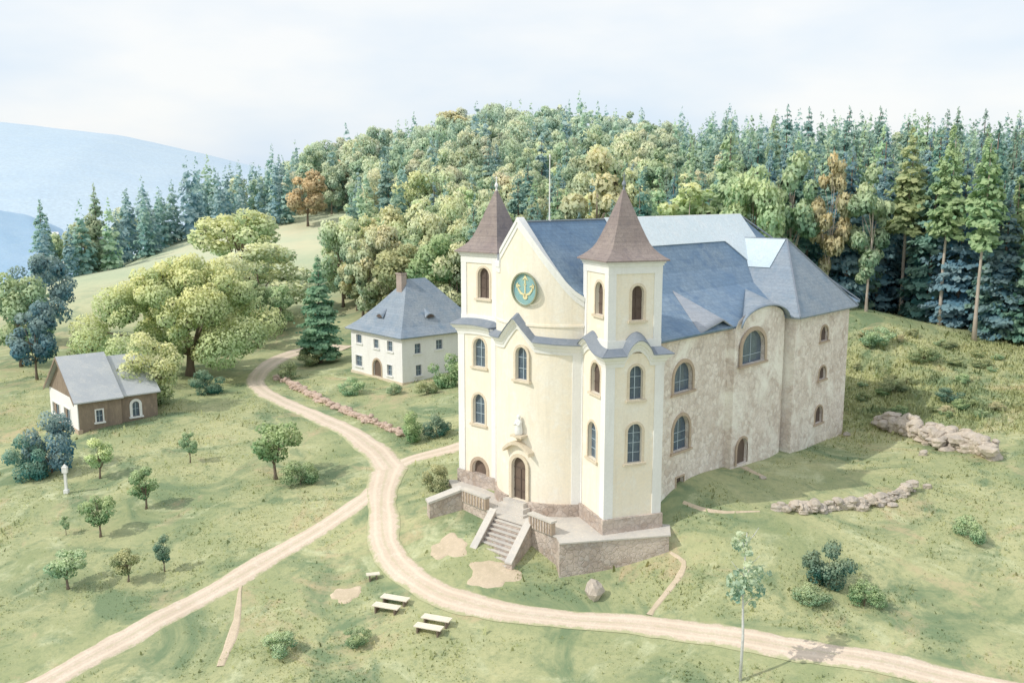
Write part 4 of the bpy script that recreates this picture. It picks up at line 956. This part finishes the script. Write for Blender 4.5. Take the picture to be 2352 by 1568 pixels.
# orchard: base u,v, top v, width factor
for (i, (u, v, vt, wf, c, lb)) in enumerate([
 (634, 1100, 945, .95, 'green', 'largest young tree in the meadow below the lane bend'),
 (437, 1062, 985, .7, 'sage', 'faint slim sapling in the middle of the meadow right of the cottage'),
 (230, 1098, 1008, .95, 'lime', 'small yellow green tree just below the cottage'),
 (336, 1168, 1075, 1.05, 'green', 'rounded green tree alone in the meadow below the oak'),
 (231, 1232, 1125, .9, 'green', 'dark green tree left of the rounded meadow tree'),
 (152, 1228, 1180, .6, 'sage', 'tiny sapling near the left edge of the meadow'),
 (378, 1312, 1232, .7, 'deep', 'narrow dark tree beside the lower road'),
 (295, 1335, 1262, 1.2, 'olive', 'wide low olive tree near the lower road'),
 (157, 1352, 1250, 1.15, 'sage', 'lowest leftmost tree in the meadow corner')]):
    b = ground(u, v); h = at(u, vt, b[1])[2] - b[2]
    put_tree('orchard%d' % (i % 4), b[0], b[1], h, wf, vary(GR[c], .05), 'fruit_tree', lb, group='young trees scattered over the left meadow'); placed.append((b[0], b[1], 1))
# shrubs: base u,v, top v, wf
for (i, (u, v, vt, wf, c, lb)) in enumerate([
 (947, 1012, 950, .8, 'green', 'green bush at the end of the low stone wall'),
 (1003, 1003, 955, 1.0, 'deep', 'dark bush against the left edge of the church'),
 (1028, 888, 815, .9, 'green', 'tall green bush between the white house and the church'),
 (980, 905, 875, 1.3, 'olive', 'low olive bush under the right wall of the white house'),
 (905, 905, 880, 1.2, 'sage', 'low bush below the white house corner'),
 (805, 905, 868, 1.3, 'sage', 'bush in the grass below the white house left corner'),
 (665, 870, 835, 1.2, 'olive', 'brownish bush on the inner bend of the lane'),
 (718, 838, 800, 1.4, 'olive', 'brownish scrub round the foot of the lone spruce'),
 (478, 905, 850, 1.1, 'deep', 'dark bush at the foot of the great oak'),
 (370, 925, 880, 1.4, 'olive', 'low brown bush between the cottage and the great oak'),
 (120, 1085, 960, .75, 'blue', 'big dark blue green shrub below the cottage gable'),
 (70, 1100, 1000, .75, 'teal', 'dark shrub at the left edge below the cottage'),
 (690, 1112, 1060, 1.2, 'green', 'low bush beside the largest meadow tree'),
 (1000, 1130, 1072, .9, 'olive', 'round bush beside the left flank wall of the terrace'),
 (1900, 1340, 1240, .9, 'deep', 'large dark shrub alone on the right slope'),
 (1985, 1390, 1340, 1.3, 'green', 'low spreading shrub below the large dark one'),
 (1860, 1385, 1345, 1.5, 'sage', 'flat grey green shrub left below the large dark one'),
 (2180, 920, 890, 1.6, 'deep', 'dark scrub on the upper right bank'),
 (2050, 900, 870, 1.6, 'olive', 'brown scrub on the bank right of the chancel'),
 (2120, 830, 795, 1.6, 'olive', 'brown scrub below the bare trunked pines'),
 (2010, 790, 750, 1.6, 'sage', 'scrub at the forest edge behind the chancel corner'),
 (2230, 1240, 1190, 1.2, 'sage', 'rightmost grey green shrub on the slope'),
 (640, 1500, 1455, 1.4, 'sage', 'low shrub in the bottom meadow right of the footpath'),
 (820, 1480, 1440, 1.2, 'green', 'low shrub left of the two wooden bench pairs')]):
    b = ground(u, v); h = (at(u, vt, b[1])[2] - b[2]) * 1.05
    put_tree('bush%d' % (i % 3), b[0], b[1], h, wf, vary(GR[c], .05), 'bush', lb, 'bush'); placed.append((b[0], b[1], 2))
rs = random.Random(3)
for i in range(30):                                # scrub over the upper right bank
    b = ground(rs.uniform(1965, 2300), rs.uniform(770, 960)); hh_ = rs.uniform(.5, 1.1)
    put_tree('bush%d' % (i % 3), b[0], b[1], hh_, rs.uniform(1.2, 2.2), vary(GR[rs.choice(['olive', 'ochre', 'sage', 'green', 'olive'])], .08), 'low_scrub', 'knee high olive and brown scrub on the bank below the pines', 'scrub', 'low scrub on the right bank')
rs = random.Random(8)
# slim birch in the right foreground
b = ground(1700, 1562); h = at(1700, 1215, b[1])[2] - b[2]
o = empty('birch_sapling', b, 'slim birch sapling with a pale trunk by the road in front', 'tree'); o.scale = (h, h, h)
t = MB(); t.tube([(0, 0, -.02), (.006, 0, .3), (-.004, .005, .6), (.004, 0, .98)], [.011, .009, .006, .002], 7)
for k in range(9):
    a = k * 2.4; z = .5 + k * .05; t.tube([(0, 0, z), (.06 * math.cos(a), .06 * math.sin(a), z + .06), (.09 * math.cos(a), .09 * math.sin(a), z + .1)], [.003, .002, .001], 4)
t.build('trunk', M['birch'], o, True, True)
P, Nn, S, sh, C, SN = crown_broad(520, 14, .48, .13, .035, seed=201); cr = bpy.data.objects.new('crown', quads_mesh('birch_crown', P, Nn, S, sh, M['leaf'])); COL.objects.link(cr); cr.parent = o; cr.color = (.42, .52, .42, 1)
# white posts / poles
b = ground(153, 1132); hh = at(153, 1073, b[1])[2] - b[2]
p = MB(); p.box(b + UP * hh / 2, [1, 0, 0], [0, 1, 0], UP, .11, .11, hh / 2 + .2); p.box(b + UP * (hh - .26), [1, 0, 0], [0, 1, 0], UP, .24, .15, .26); p.box(b + UP*.15, [1, 0, 0], [0, 1, 0], UP, .2, .2, .2)
p.add([b + UP*(hh) + [-.27, -.18, 0], b + UP*hh + [.27, -.18, 0], b + UP*hh + [.27, .18, 0], b + UP*hh + [-.27, .18, 0], b + UP*(hh + .35)], [(0,1,2,3),(0,1,4),(1,2,4),(2,3,4),(3,0,4)])
tag(p.build('wayside_pillar', M['white']), 'white wayside pillar in the grass below the cottage', 'pillar')
b = ground(149, 645); hh = at(149, 600, b[1])[2] - b[2]; p = MB(); p.tube([b - UP*.3, b + UP*hh], [.2, .12], 6); tag(p.build('pole', M['white']), 'thin white pole at the left end of the hill meadow', 'pole')

# ------------------------------------------------------------------ forest
poly = [(75, 104), (59, 112), (57, 121), (54, 129), (46, 123), (40, 120), (22, 127), (5, 136), (-8, 142), (-18, 150), (-33, 168), (-36, 200), (-42, 262), (-68, 263), (-93, 256), (-104, 216), (-112, 212), (-118, 232), (-110, 275), (-80, 320), (-30, 380), (60, 400), (150, 330), (170, 230), (150, 130)]
PA = np.array(poly)
def inside(x, y):
    c = False; j = len(PA) - 1
    for i in range(len(PA)):
        if ((PA[i, 1] > y) != (PA[j, 1] > y)) and (x < (PA[j, 0] - PA[i, 0]) * (y - PA[i, 1]) / (PA[j, 1] - PA[i, 1]) + PA[i, 0]): c = not c
        j = i
    return c
cand = []
y = 104.0
while y < 400:
    sp = 4.6 + (y - 100) * .011; x = -125.0
    while x < 172:
        px, py = x + random.uniform(-.45, .45) * sp, y + random.uniform(-.45, .45) * sp; x += sp
        if abs(px / py) > .66 or not inside(px, py): continue
        if any((px - a)**2 + (py - b_)**2 < (r_ * (1.1 if b_ > 150 else 1.0))**2 for a, b_, r_ in placed): continue
        cand.append((px, py))
    y += sp
def nz(x, y): return math.sin(x * .05 + 1.7 * math.sin(y * .031)) * math.cos(y * .043 + 1.1 * math.sin(x * .06))
con, dec = [], []
for (px, py) in cand:
    u = CX + F * px / (py * .98 + 3)
    pd_ = .14 if u > 1560 else .25
    if 950 < u < 1560: pd_ = .62 if py > 195 else .36
    if u < 900: pd_ = .20 if u < 650 else .52
    if py < 190 and u < 1080: pd_ = .85
    r_ = random.random() * .75 + .25 * (nz(px, py) * .5 + .5)
    gh = (random.uniform(17, 24) if py > 150 or px < 30 else random.uniform(20, 27))
    if u < 700: gh *= .92
    if r_ < pd_:
        h = gh * random.uniform(.72, .9)
        cs = random.choices(['pale', 'lime', 'sage', 'ochre', 'olive', 'green'], [6, 3, 4, 2.4, 1, 2])[0]
        dec.append((h / py, px, py, h, random.choice(['broad0', 'broad1', 'broad2', 'broad3', 'broad4', 'broad5', 'broad6', 'tall0', 'tall1', 'tall2']), GR[cs]))
    else:
        cs = random.choices(['teal', 'blue', 'deep', 'sage', 'green'], [5, 2.5, 1.5, 3, 1.5])[0] if u > 700 else random.choices(['teal', 'blue', 'sage'], [3, 6, 2])[0]
        gh *= random.uniform(.78, 1.1); con.append((gh / py, px, py, gh, 'spruce%d' % random.randrange(8), GR[cs]))
def haze(c, y):  # distance haze painted into the crown colour, paler and bluer with y
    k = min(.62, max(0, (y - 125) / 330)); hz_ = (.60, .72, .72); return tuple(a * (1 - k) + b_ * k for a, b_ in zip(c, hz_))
con.sort(reverse=True); dec.sort(reverse=True); print('forest', len(con), len(dec))
NI = 280; rest = con[NI:] + dec[NI - 30:]
for (_, px, py, h, k, c) in con[:NI]:
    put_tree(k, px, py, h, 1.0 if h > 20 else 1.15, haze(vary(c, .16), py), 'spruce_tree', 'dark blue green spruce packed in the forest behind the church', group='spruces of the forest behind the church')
for (_, px, py, h, k, c) in dec[:NI - 30]:
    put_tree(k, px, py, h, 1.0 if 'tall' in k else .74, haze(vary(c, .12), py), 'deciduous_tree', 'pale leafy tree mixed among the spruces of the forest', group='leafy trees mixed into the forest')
# the farther wood as one mass
PP, NN, SS, SH_, TT, SN_ = [], [], [], [], [], []
for (_, px, py, h, k, c) in rest:
    P, Nn, S, sh, C, SN = LIB[k][2]; n = 520 if py < 260 else 380; idx = rng.choice(len(P), n, replace=False); a = random.uniform(0, 6.28); ca, sa = math.cos(a), math.sin(a)
    wf = (1.05 if 'spruce' in k else (1.0 if 'tall' in k else .66)) * h; q = P[idx]; q = np.stack([(q[:, 0]*ca - q[:, 1]*sa) * wf + px, (q[:, 0]*sa + q[:, 1]*ca) * wf + py, q[:, 2] * h + gz(px, py)], 1)
    m_ = Nn[idx]; m_ = np.stack([m_[:, 0]*ca - m_[:, 1]*sa, m_[:, 0]*sa + m_[:, 1]*ca, m_[:, 2]], 1)
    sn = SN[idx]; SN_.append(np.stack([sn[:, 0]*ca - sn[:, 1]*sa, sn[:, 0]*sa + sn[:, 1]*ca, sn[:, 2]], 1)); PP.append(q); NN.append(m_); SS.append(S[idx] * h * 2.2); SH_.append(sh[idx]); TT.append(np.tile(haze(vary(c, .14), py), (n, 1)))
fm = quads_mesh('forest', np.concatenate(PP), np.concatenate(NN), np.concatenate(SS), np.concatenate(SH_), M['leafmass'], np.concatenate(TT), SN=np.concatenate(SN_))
fo = bpy.data.objects.new('forest', fm); COL.objects.link(fo); tag(fo, 'distant mixed wood covering the hill behind the nearer trees', 'forest', kind='stuff')

# ------------------------------------------------------------------ far hills
def hills(name, y, px, zb, m, depth=500, seed=0):
    r = np.random.default_rng(seed); us = np.linspace(px[0][0], px[-1][0], 160); vs = np.interp(us, [p[0] for p in px], [p[1] for p in px]); Vv, Ff = [], []
    top = np.array([at(u, v, y) for u, v in zip(us, vs)]); top[:, 2] += np.convolve(r.normal(0, 1, 164), np.ones(5) / 5, 'valid') * y * .0009
    rowsn = 10
    for j in range(rowsn + 1):
        t = j / rowsn; f = math.sin(t * math.pi / 2)
        for p in top: Vv.append((p[0] * (1 - .45 * (1 - t)), p[1] - depth * (1 - t), zb + (p[2] - zb) * f))
    for p in top: Vv.append((p[0], p[1] + depth, zb))
    n = len(top)
    for j in range(rowsn + 1):
        for i in range(n - 1): Ff.append((j*n + i, j*n + i + 1, (j+1)*n + i + 1, (j+1)*n + i))
    o = mesh(name, Vv, Ff, m, smooth=True); tag(o, kind='structure'); return o
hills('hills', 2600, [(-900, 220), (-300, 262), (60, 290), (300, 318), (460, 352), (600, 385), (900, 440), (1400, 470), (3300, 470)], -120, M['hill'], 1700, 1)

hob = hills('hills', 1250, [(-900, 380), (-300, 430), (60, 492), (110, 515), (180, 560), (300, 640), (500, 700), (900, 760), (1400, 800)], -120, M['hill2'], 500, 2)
from mathutils.bvhtree import BVHTree
bvh = BVHTree.FromPolygons([v.co[:] for v in hob.data.vertices], [tuple(p.vertices) for p in hob.data.polygons])
loc, _, _, _ = bvh.ray_cast(Vector((0, 0, H)), Vector(tuple(ray(121, 549))).normalized())
p = np.array(loc) if loc is not None else at(121, 549, 900)
hs = empty('farmhouse', p, 'tiny white farmhouse far off in the blue valley at the left', 'house'); sc_ = p[1] / 900
fh = MB(); fh.box(p + UP * .5, [.9, .43, 0], [-.43, .9, 0], UP, 5 * sc_, 3.5 * sc_, 3 * sc_); fh.build('wall', M['white'], hs)
fr = MB(); X_, Y_ = np.array([.9, .43, 0]) * sc_, np.array([-.43, .9, 0]) * sc_; T_ = p + UP * (.55 + 3 * sc_)
fr.add([T_ - X_*5.6 - Y_*4.2, T_ + X_*5.6 - Y_*4.2, T_ + X_*5.6 + Y_*4.2, T_ - X_*5.6 + Y_*4.2, T_ - X_*5.6 + UP*3.4*sc_, T_ + X_*5.6 + UP*3.4*sc_], [(0,1,5,4),(2,3,4,5),(0,4,3),(1,2,5),(3,2,1,0)]); fr.build('roof', M['white'], hs)

# ------------------------------------------------------------------ rocks, rubble walls, benches
def rockmesh(mb, c, r3, seed):
    r = np.random.default_rng(seed); bm = bmesh.new(); bmesh.ops.create_icosphere(bm, subdivisions=2, radius=1); ph = r.uniform(0, 6, 6)
    V = [np.array(v.co) for v in bm.verts]; Ff = [tuple(v.index for v in f.verts) for f in bm.faces]; bm.free()
    V = [np.array(c) + v * (1 + .16 * math.sin(3*v[0] + ph[0]) + .16 * math.sin(4*v[1] + ph[1]) + .12 * math.sin(5*v[2] + ph[2]) + r.normal(0, .05)) * np.array(r3) for v in V]
    mb.add(V, Ff)
def boulder(u, v, w, h, seed, label):
    b = ground(u, v); mb = MB(); rockmesh(mb, b + UP * h * .3, (w / 2, w / 2 * .8, h * .65), seed); tag(mb.build('boulder', M['rock']), label, 'boulder')
boulder(1368, 1372, 1.3, 1.5, 1, 'pale upright boulder below the terrace wall')
boulder(2120, 1045, .8, .5, 3, 'small pale boulder at the foot of the rocky bank')
boulder(2128, 1120, .7, .45, 4, 'single stone just right of the long ruined wall')
boulder(1752, 1098, .6, .25, 5, 'flat stone at the end of the side door path')
boulder(1945, 1000, .7, .4, 6, 'small stone at the chancel corner')
def rubble(name, px, w, h, dens, seed, label, m=M['rock'], cat='wall', low=.2):
    r = np.random.default_rng(seed); P = smoothline([ground(u, v)[:2] for u, v in px], .5); L_ = np.concatenate([[0], np.cumsum(np.linalg.norm(np.diff(P, axis=0), axis=1))]); mb = MB()
    for i in range(int(L_[-1] * dens)):
        t = r.uniform(0, L_[-1]); x = np.interp(t, L_, P[:, 0]); y = np.interp(t, L_, P[:, 1]); ww = w * (.6 + .4 * math.sin(t * .9)) ; o_ = r.normal(0, ww * .3, 2)
        rr = r.uniform(.16, .42) * (h / .6) ** .5; z = gz(x + o_[0], y + o_[1]) + r.uniform(0, 1) * h * max(.15, 1 - abs(o_[1]) / ww)
        rockmesh(mb, (x + o_[0], y + o_[1], z), (rr * r.uniform(.8, 1.5), rr * r.uniform(.8, 1.4), rr * .75), int(seed * 1000 + i))
    tag(mb.build(name, m), label, cat)
rubble('ruined_wall', [(1785,1168),(1850,1172),(1950,1166),(2030,1152),(2095,1128)], .9, .7, 11, 11, 'long ruined rubble wall lying in the grass right of the church')
rubble('rocky_bank', [(2040,975),(2100,1000),(2160,1020),(2230,1035),(2275,1050)], 2.4, 1.5, 26, 12, 'rocky outcrop bank at the right edge below the scrub', cat='rocks')
rubble('garden_wall', [(640,868),(700,902),(780,940),(860,972),(943,1002)], .9, .55, 9, 13, 'low pinkish rubble wall along the garden below the white house', mat('pink_rubble', (.62, .47, .38), c2=(.5, .38, .31), c3=(.72, .60, .5), scale=2, bump=.5))
def bench(u, v, ang, ln, wd, label, hgt=.34):
    b = ground(u, v); o = empty('bench', b, label, 'bench', 'bleached wooden benches in the grass below the road'); a = np.array([math.cos(ang), math.sin(ang), 0]); c_ = np.array([-a[1], a[0], 0])
    m_ = MB()
    for k in (-1, 0, 1): m_.box(b + UP * (hgt + .1) + c_ * k * wd / 3, a, c_, UP, ln / 2, wd / 6 - .012, .035)
    m_.build('seat', M['bench'], o)
    for s in (-1, 1):
        l_ = MB(); l_.box(b + UP * (hgt / 2 - .1) + a * s * (ln / 2 - .25), a, c_, UP, .05, wd / 2 - .04, hgt / 2 + .16); l_.build('leg', M['bark'], o)
bench(908, 1385, -.35, 2.1, .7, 'upper bench of the left pair below the road'); bench(888, 1404, -.35, 2.0, .7, 'lower bench of the left pair below the road')
bench(1003, 1432, -.35, 2.1, .7, 'upper bench of the right pair below the road'); bench(985, 1452, -.35, 2.0, .7, 'lower bench of the right pair below the road')
bench(857, 1330, .25, 1.0, .5, 'short single bench nearest the bend of the road')

# ------------------------------------------------------------------ ground cover
def near_road(x, y):
    m_ = np.zeros(len(x), bool)
    for P, hw in ROADS:
        for i in range(0, len(P), 2): m_ |= (x - P[i, 0])**2 + (y - P[i, 1])**2 < (hw + .1)**2
    rel = np.stack([x - O[0], y - O[1]], 1); s = rel @ Nv; q = rel @ Qv; m_ |= (s > 0) & (s < 36) & (np.abs(q) < 10.8)
    cx_, cy_ = np.mean(TP, 0); ins = np.zeros(len(x), bool); TQ = np.array(TP) + (np.array(TP) - [cx_, cy_]) * .03; j = len(TQ) - 1
    for i in range(len(TQ)):
        with np.errstate(divide='ignore', invalid='ignore'): hit = ((TQ[i, 1] > y) != (TQ[j, 1] > y)) & (x < (TQ[j, 0] - TQ[i, 0]) * (y - TQ[i, 1]) / (TQ[j, 1] - TQ[i, 1]) + TQ[i, 0])
        ins ^= hit; j = i
    m_ |= ins
    for c in (hc, kc): pass
    return m_
def tufts(name, n, x0, x1, y0, y1, hgt, label, seed, dens=None, wr=.9):
    r = np.random.default_rng(seed); x = r.uniform(x0, x1, n); y = y0 + (y1 - y0) * r.uniform(0, 1, n) ** 1.3
    k = (np.abs(x / y) < .62) & ~near_road(x, y)
    if dens: k &= (dens(x, y) > r.uniform(0, 1, n))
    x, y = x[k], y[k]; n = len(x); z = gzv(x, y); a = r.uniform(0, 6.28, n); h = hgt * r.uniform(.4, 1.2, n) * np.where(r.uniform(0, 1, n) > .95, 2.4, 1); w = h * r.uniform(.6, 1.3, n) * wr; lx, ly = r.normal(0, .3, n) * h, r.normal(0, .3, n) * h
    V = np.stack([np.stack([x - np.cos(a)*w/2, y - np.sin(a)*w/2, z - .03], 1), np.stack([x + np.cos(a)*w/2, y + np.sin(a)*w/2, z - .03], 1), np.stack([x + lx + np.cos(a)*w*.3, y + ly + np.sin(a)*w*.3, z + h], 1), np.stack([x + lx - np.cos(a)*w*.25, y + ly - np.sin(a)*w*.25, z + h*.8], 1)], 1).reshape(-1, 3)
    me = bpy.data.meshes.new(name); me.vertices.add(4*n); me.vertices.foreach_set('co', V.astype(np.float32).ravel()); me.loops.add(4*n); me.loops.foreach_set('vertex_index', np.arange(4*n, dtype=np.int32))
    me.polygons.add(n); me.polygons.foreach_set('loop_start', np.arange(0, 4*n, 4, dtype=np.int32)); me.update(calc_edges=True); soft_normals(me, np.stack([r.normal(0, .12, n), r.normal(0, .12, n), np.ones(n)], 1)); me.materials.append(M['tuft'])
    o = bpy.data.objects.new(name, me); COL.objects.link(o); tag(o, label, name, kind='stuff')
def clumpy(x, y):
    a = np.sin(x * .9 + 2 * np.sin(y * .37)) * np.sin(y * .8 + 1.7 * np.sin(x * .29)); b = np.sin(x * .21 + 1.3 * np.sin(y * .13)) * np.cos(y * .17)
    return np.clip(.35 + .5 * a + .5 * b, .04, 1)
tufts('grass', 330000, -70, 75, 46, 128, .10, 'short uneven meadow grass around the church and roads', 5, clumpy)

def bank(x, y):
    v = np.clip((x - 27) / 10, 0, 1) * np.clip((y - 86 + (x - 35) * .1) / 9, 0, 1) * np.clip((116 - y + (x - 40) * .0) / 6, 0, 1)
    return v * np.clip(.25 + .9 * clumpy(x * .7, y * .9), 0, 1)
tufts('scrub', 190000, 24, 78, 84, 122, .24, 'rough olive and brown scrub covering the bank right of the church', 9, bank, .42)
def weeds(x, y): return np.clip(clumpy(x * .45 + 9, y * .5) - .62, 0, 1) * 1.6
tufts('weeds', 200000, -70, 75, 46, 120, .22, 'patches of taller weeds in the meadow', 13, weeds, .4)
# ------------------------------------------------------------------ light
SUN_AZ, SUN_EL = R(248), R(44)
w = bpy.data.worlds.new('World'); scene.world = w; w.use_nodes = True; nt = w.node_tree; bg = nt.nodes['Background']
sky = nt.nodes.new('ShaderNodeTexSky'); sky.sky_type = 'NISHITA'; sky.sun_disc = False; sky.sun_elevation = SUN_EL; sky.sun_rotation = SUN_AZ; sky.air_density = 1.2; sky.dust_density = 3
mx = nt.nodes.new('ShaderNodeMix'); mx.data_type = 'RGBA'; mx.inputs['Factor'].default_value = .85
nt.links.new(sky.outputs[0], mx.inputs[6])
tc = nt.nodes.new('ShaderNodeTexCoord'); nn_ = nt.nodes.new('ShaderNodeTexNoise'); nn_.inputs['Scale'].default_value = 2.2; nn_.inputs['Detail'].default_value = 5
mp = nt.nodes.new('ShaderNodeMapping'); mp.inputs['Scale'].default_value = (1, 1, 3); nt.links.new(tc.outputs['Generated'], mp.inputs[0]); nt.links.new(mp.outputs[0], nn_.inputs['Vector'])
m2 = nt.nodes.new('ShaderNodeMix'); m2.data_type = 'RGBA'; mr = nt.nodes.new('ShaderNodeMapRange'); mr.inputs['From Min'].default_value = .36; mr.inputs['From Max'].default_value = .60; nt.links.new(nn_.outputs['Fac'], mr.inputs['Value']); nt.links.new(mr.outputs[0], m2.inputs['Factor'])
m2.inputs[6].default_value = (6.2, 7.2, 8.3, 1); m2.inputs[7].default_value = (8.3, 8.4, 8.4, 1)
nt.links.new(m2.outputs[2], mx.inputs[7]); nt.links.new(mx.outputs[2], bg.inputs['Color']); bg.inputs['Strength'].default_value = .128
sd = bpy.data.lights.new('sun', 'SUN'); sd.energy = 2.5; sd.angle = R(.6); sd.color = (1, .95, .86); so = bpy.data.objects.new('sun', sd); COL.objects.link(so)
dv = Vector((math.sin(SUN_AZ) * math.cos(SUN_EL), math.cos(SUN_AZ) * math.cos(SUN_EL), math.sin(SUN_EL))); so.rotation_euler = dv.to_track_quat('Z', 'Y').to_euler()
scene.view_settings.view_transform = 'Standard'; scene.view_settings.look = 'None'; scene.view_settings.exposure = 0
scene.cycles.max_bounces = 5
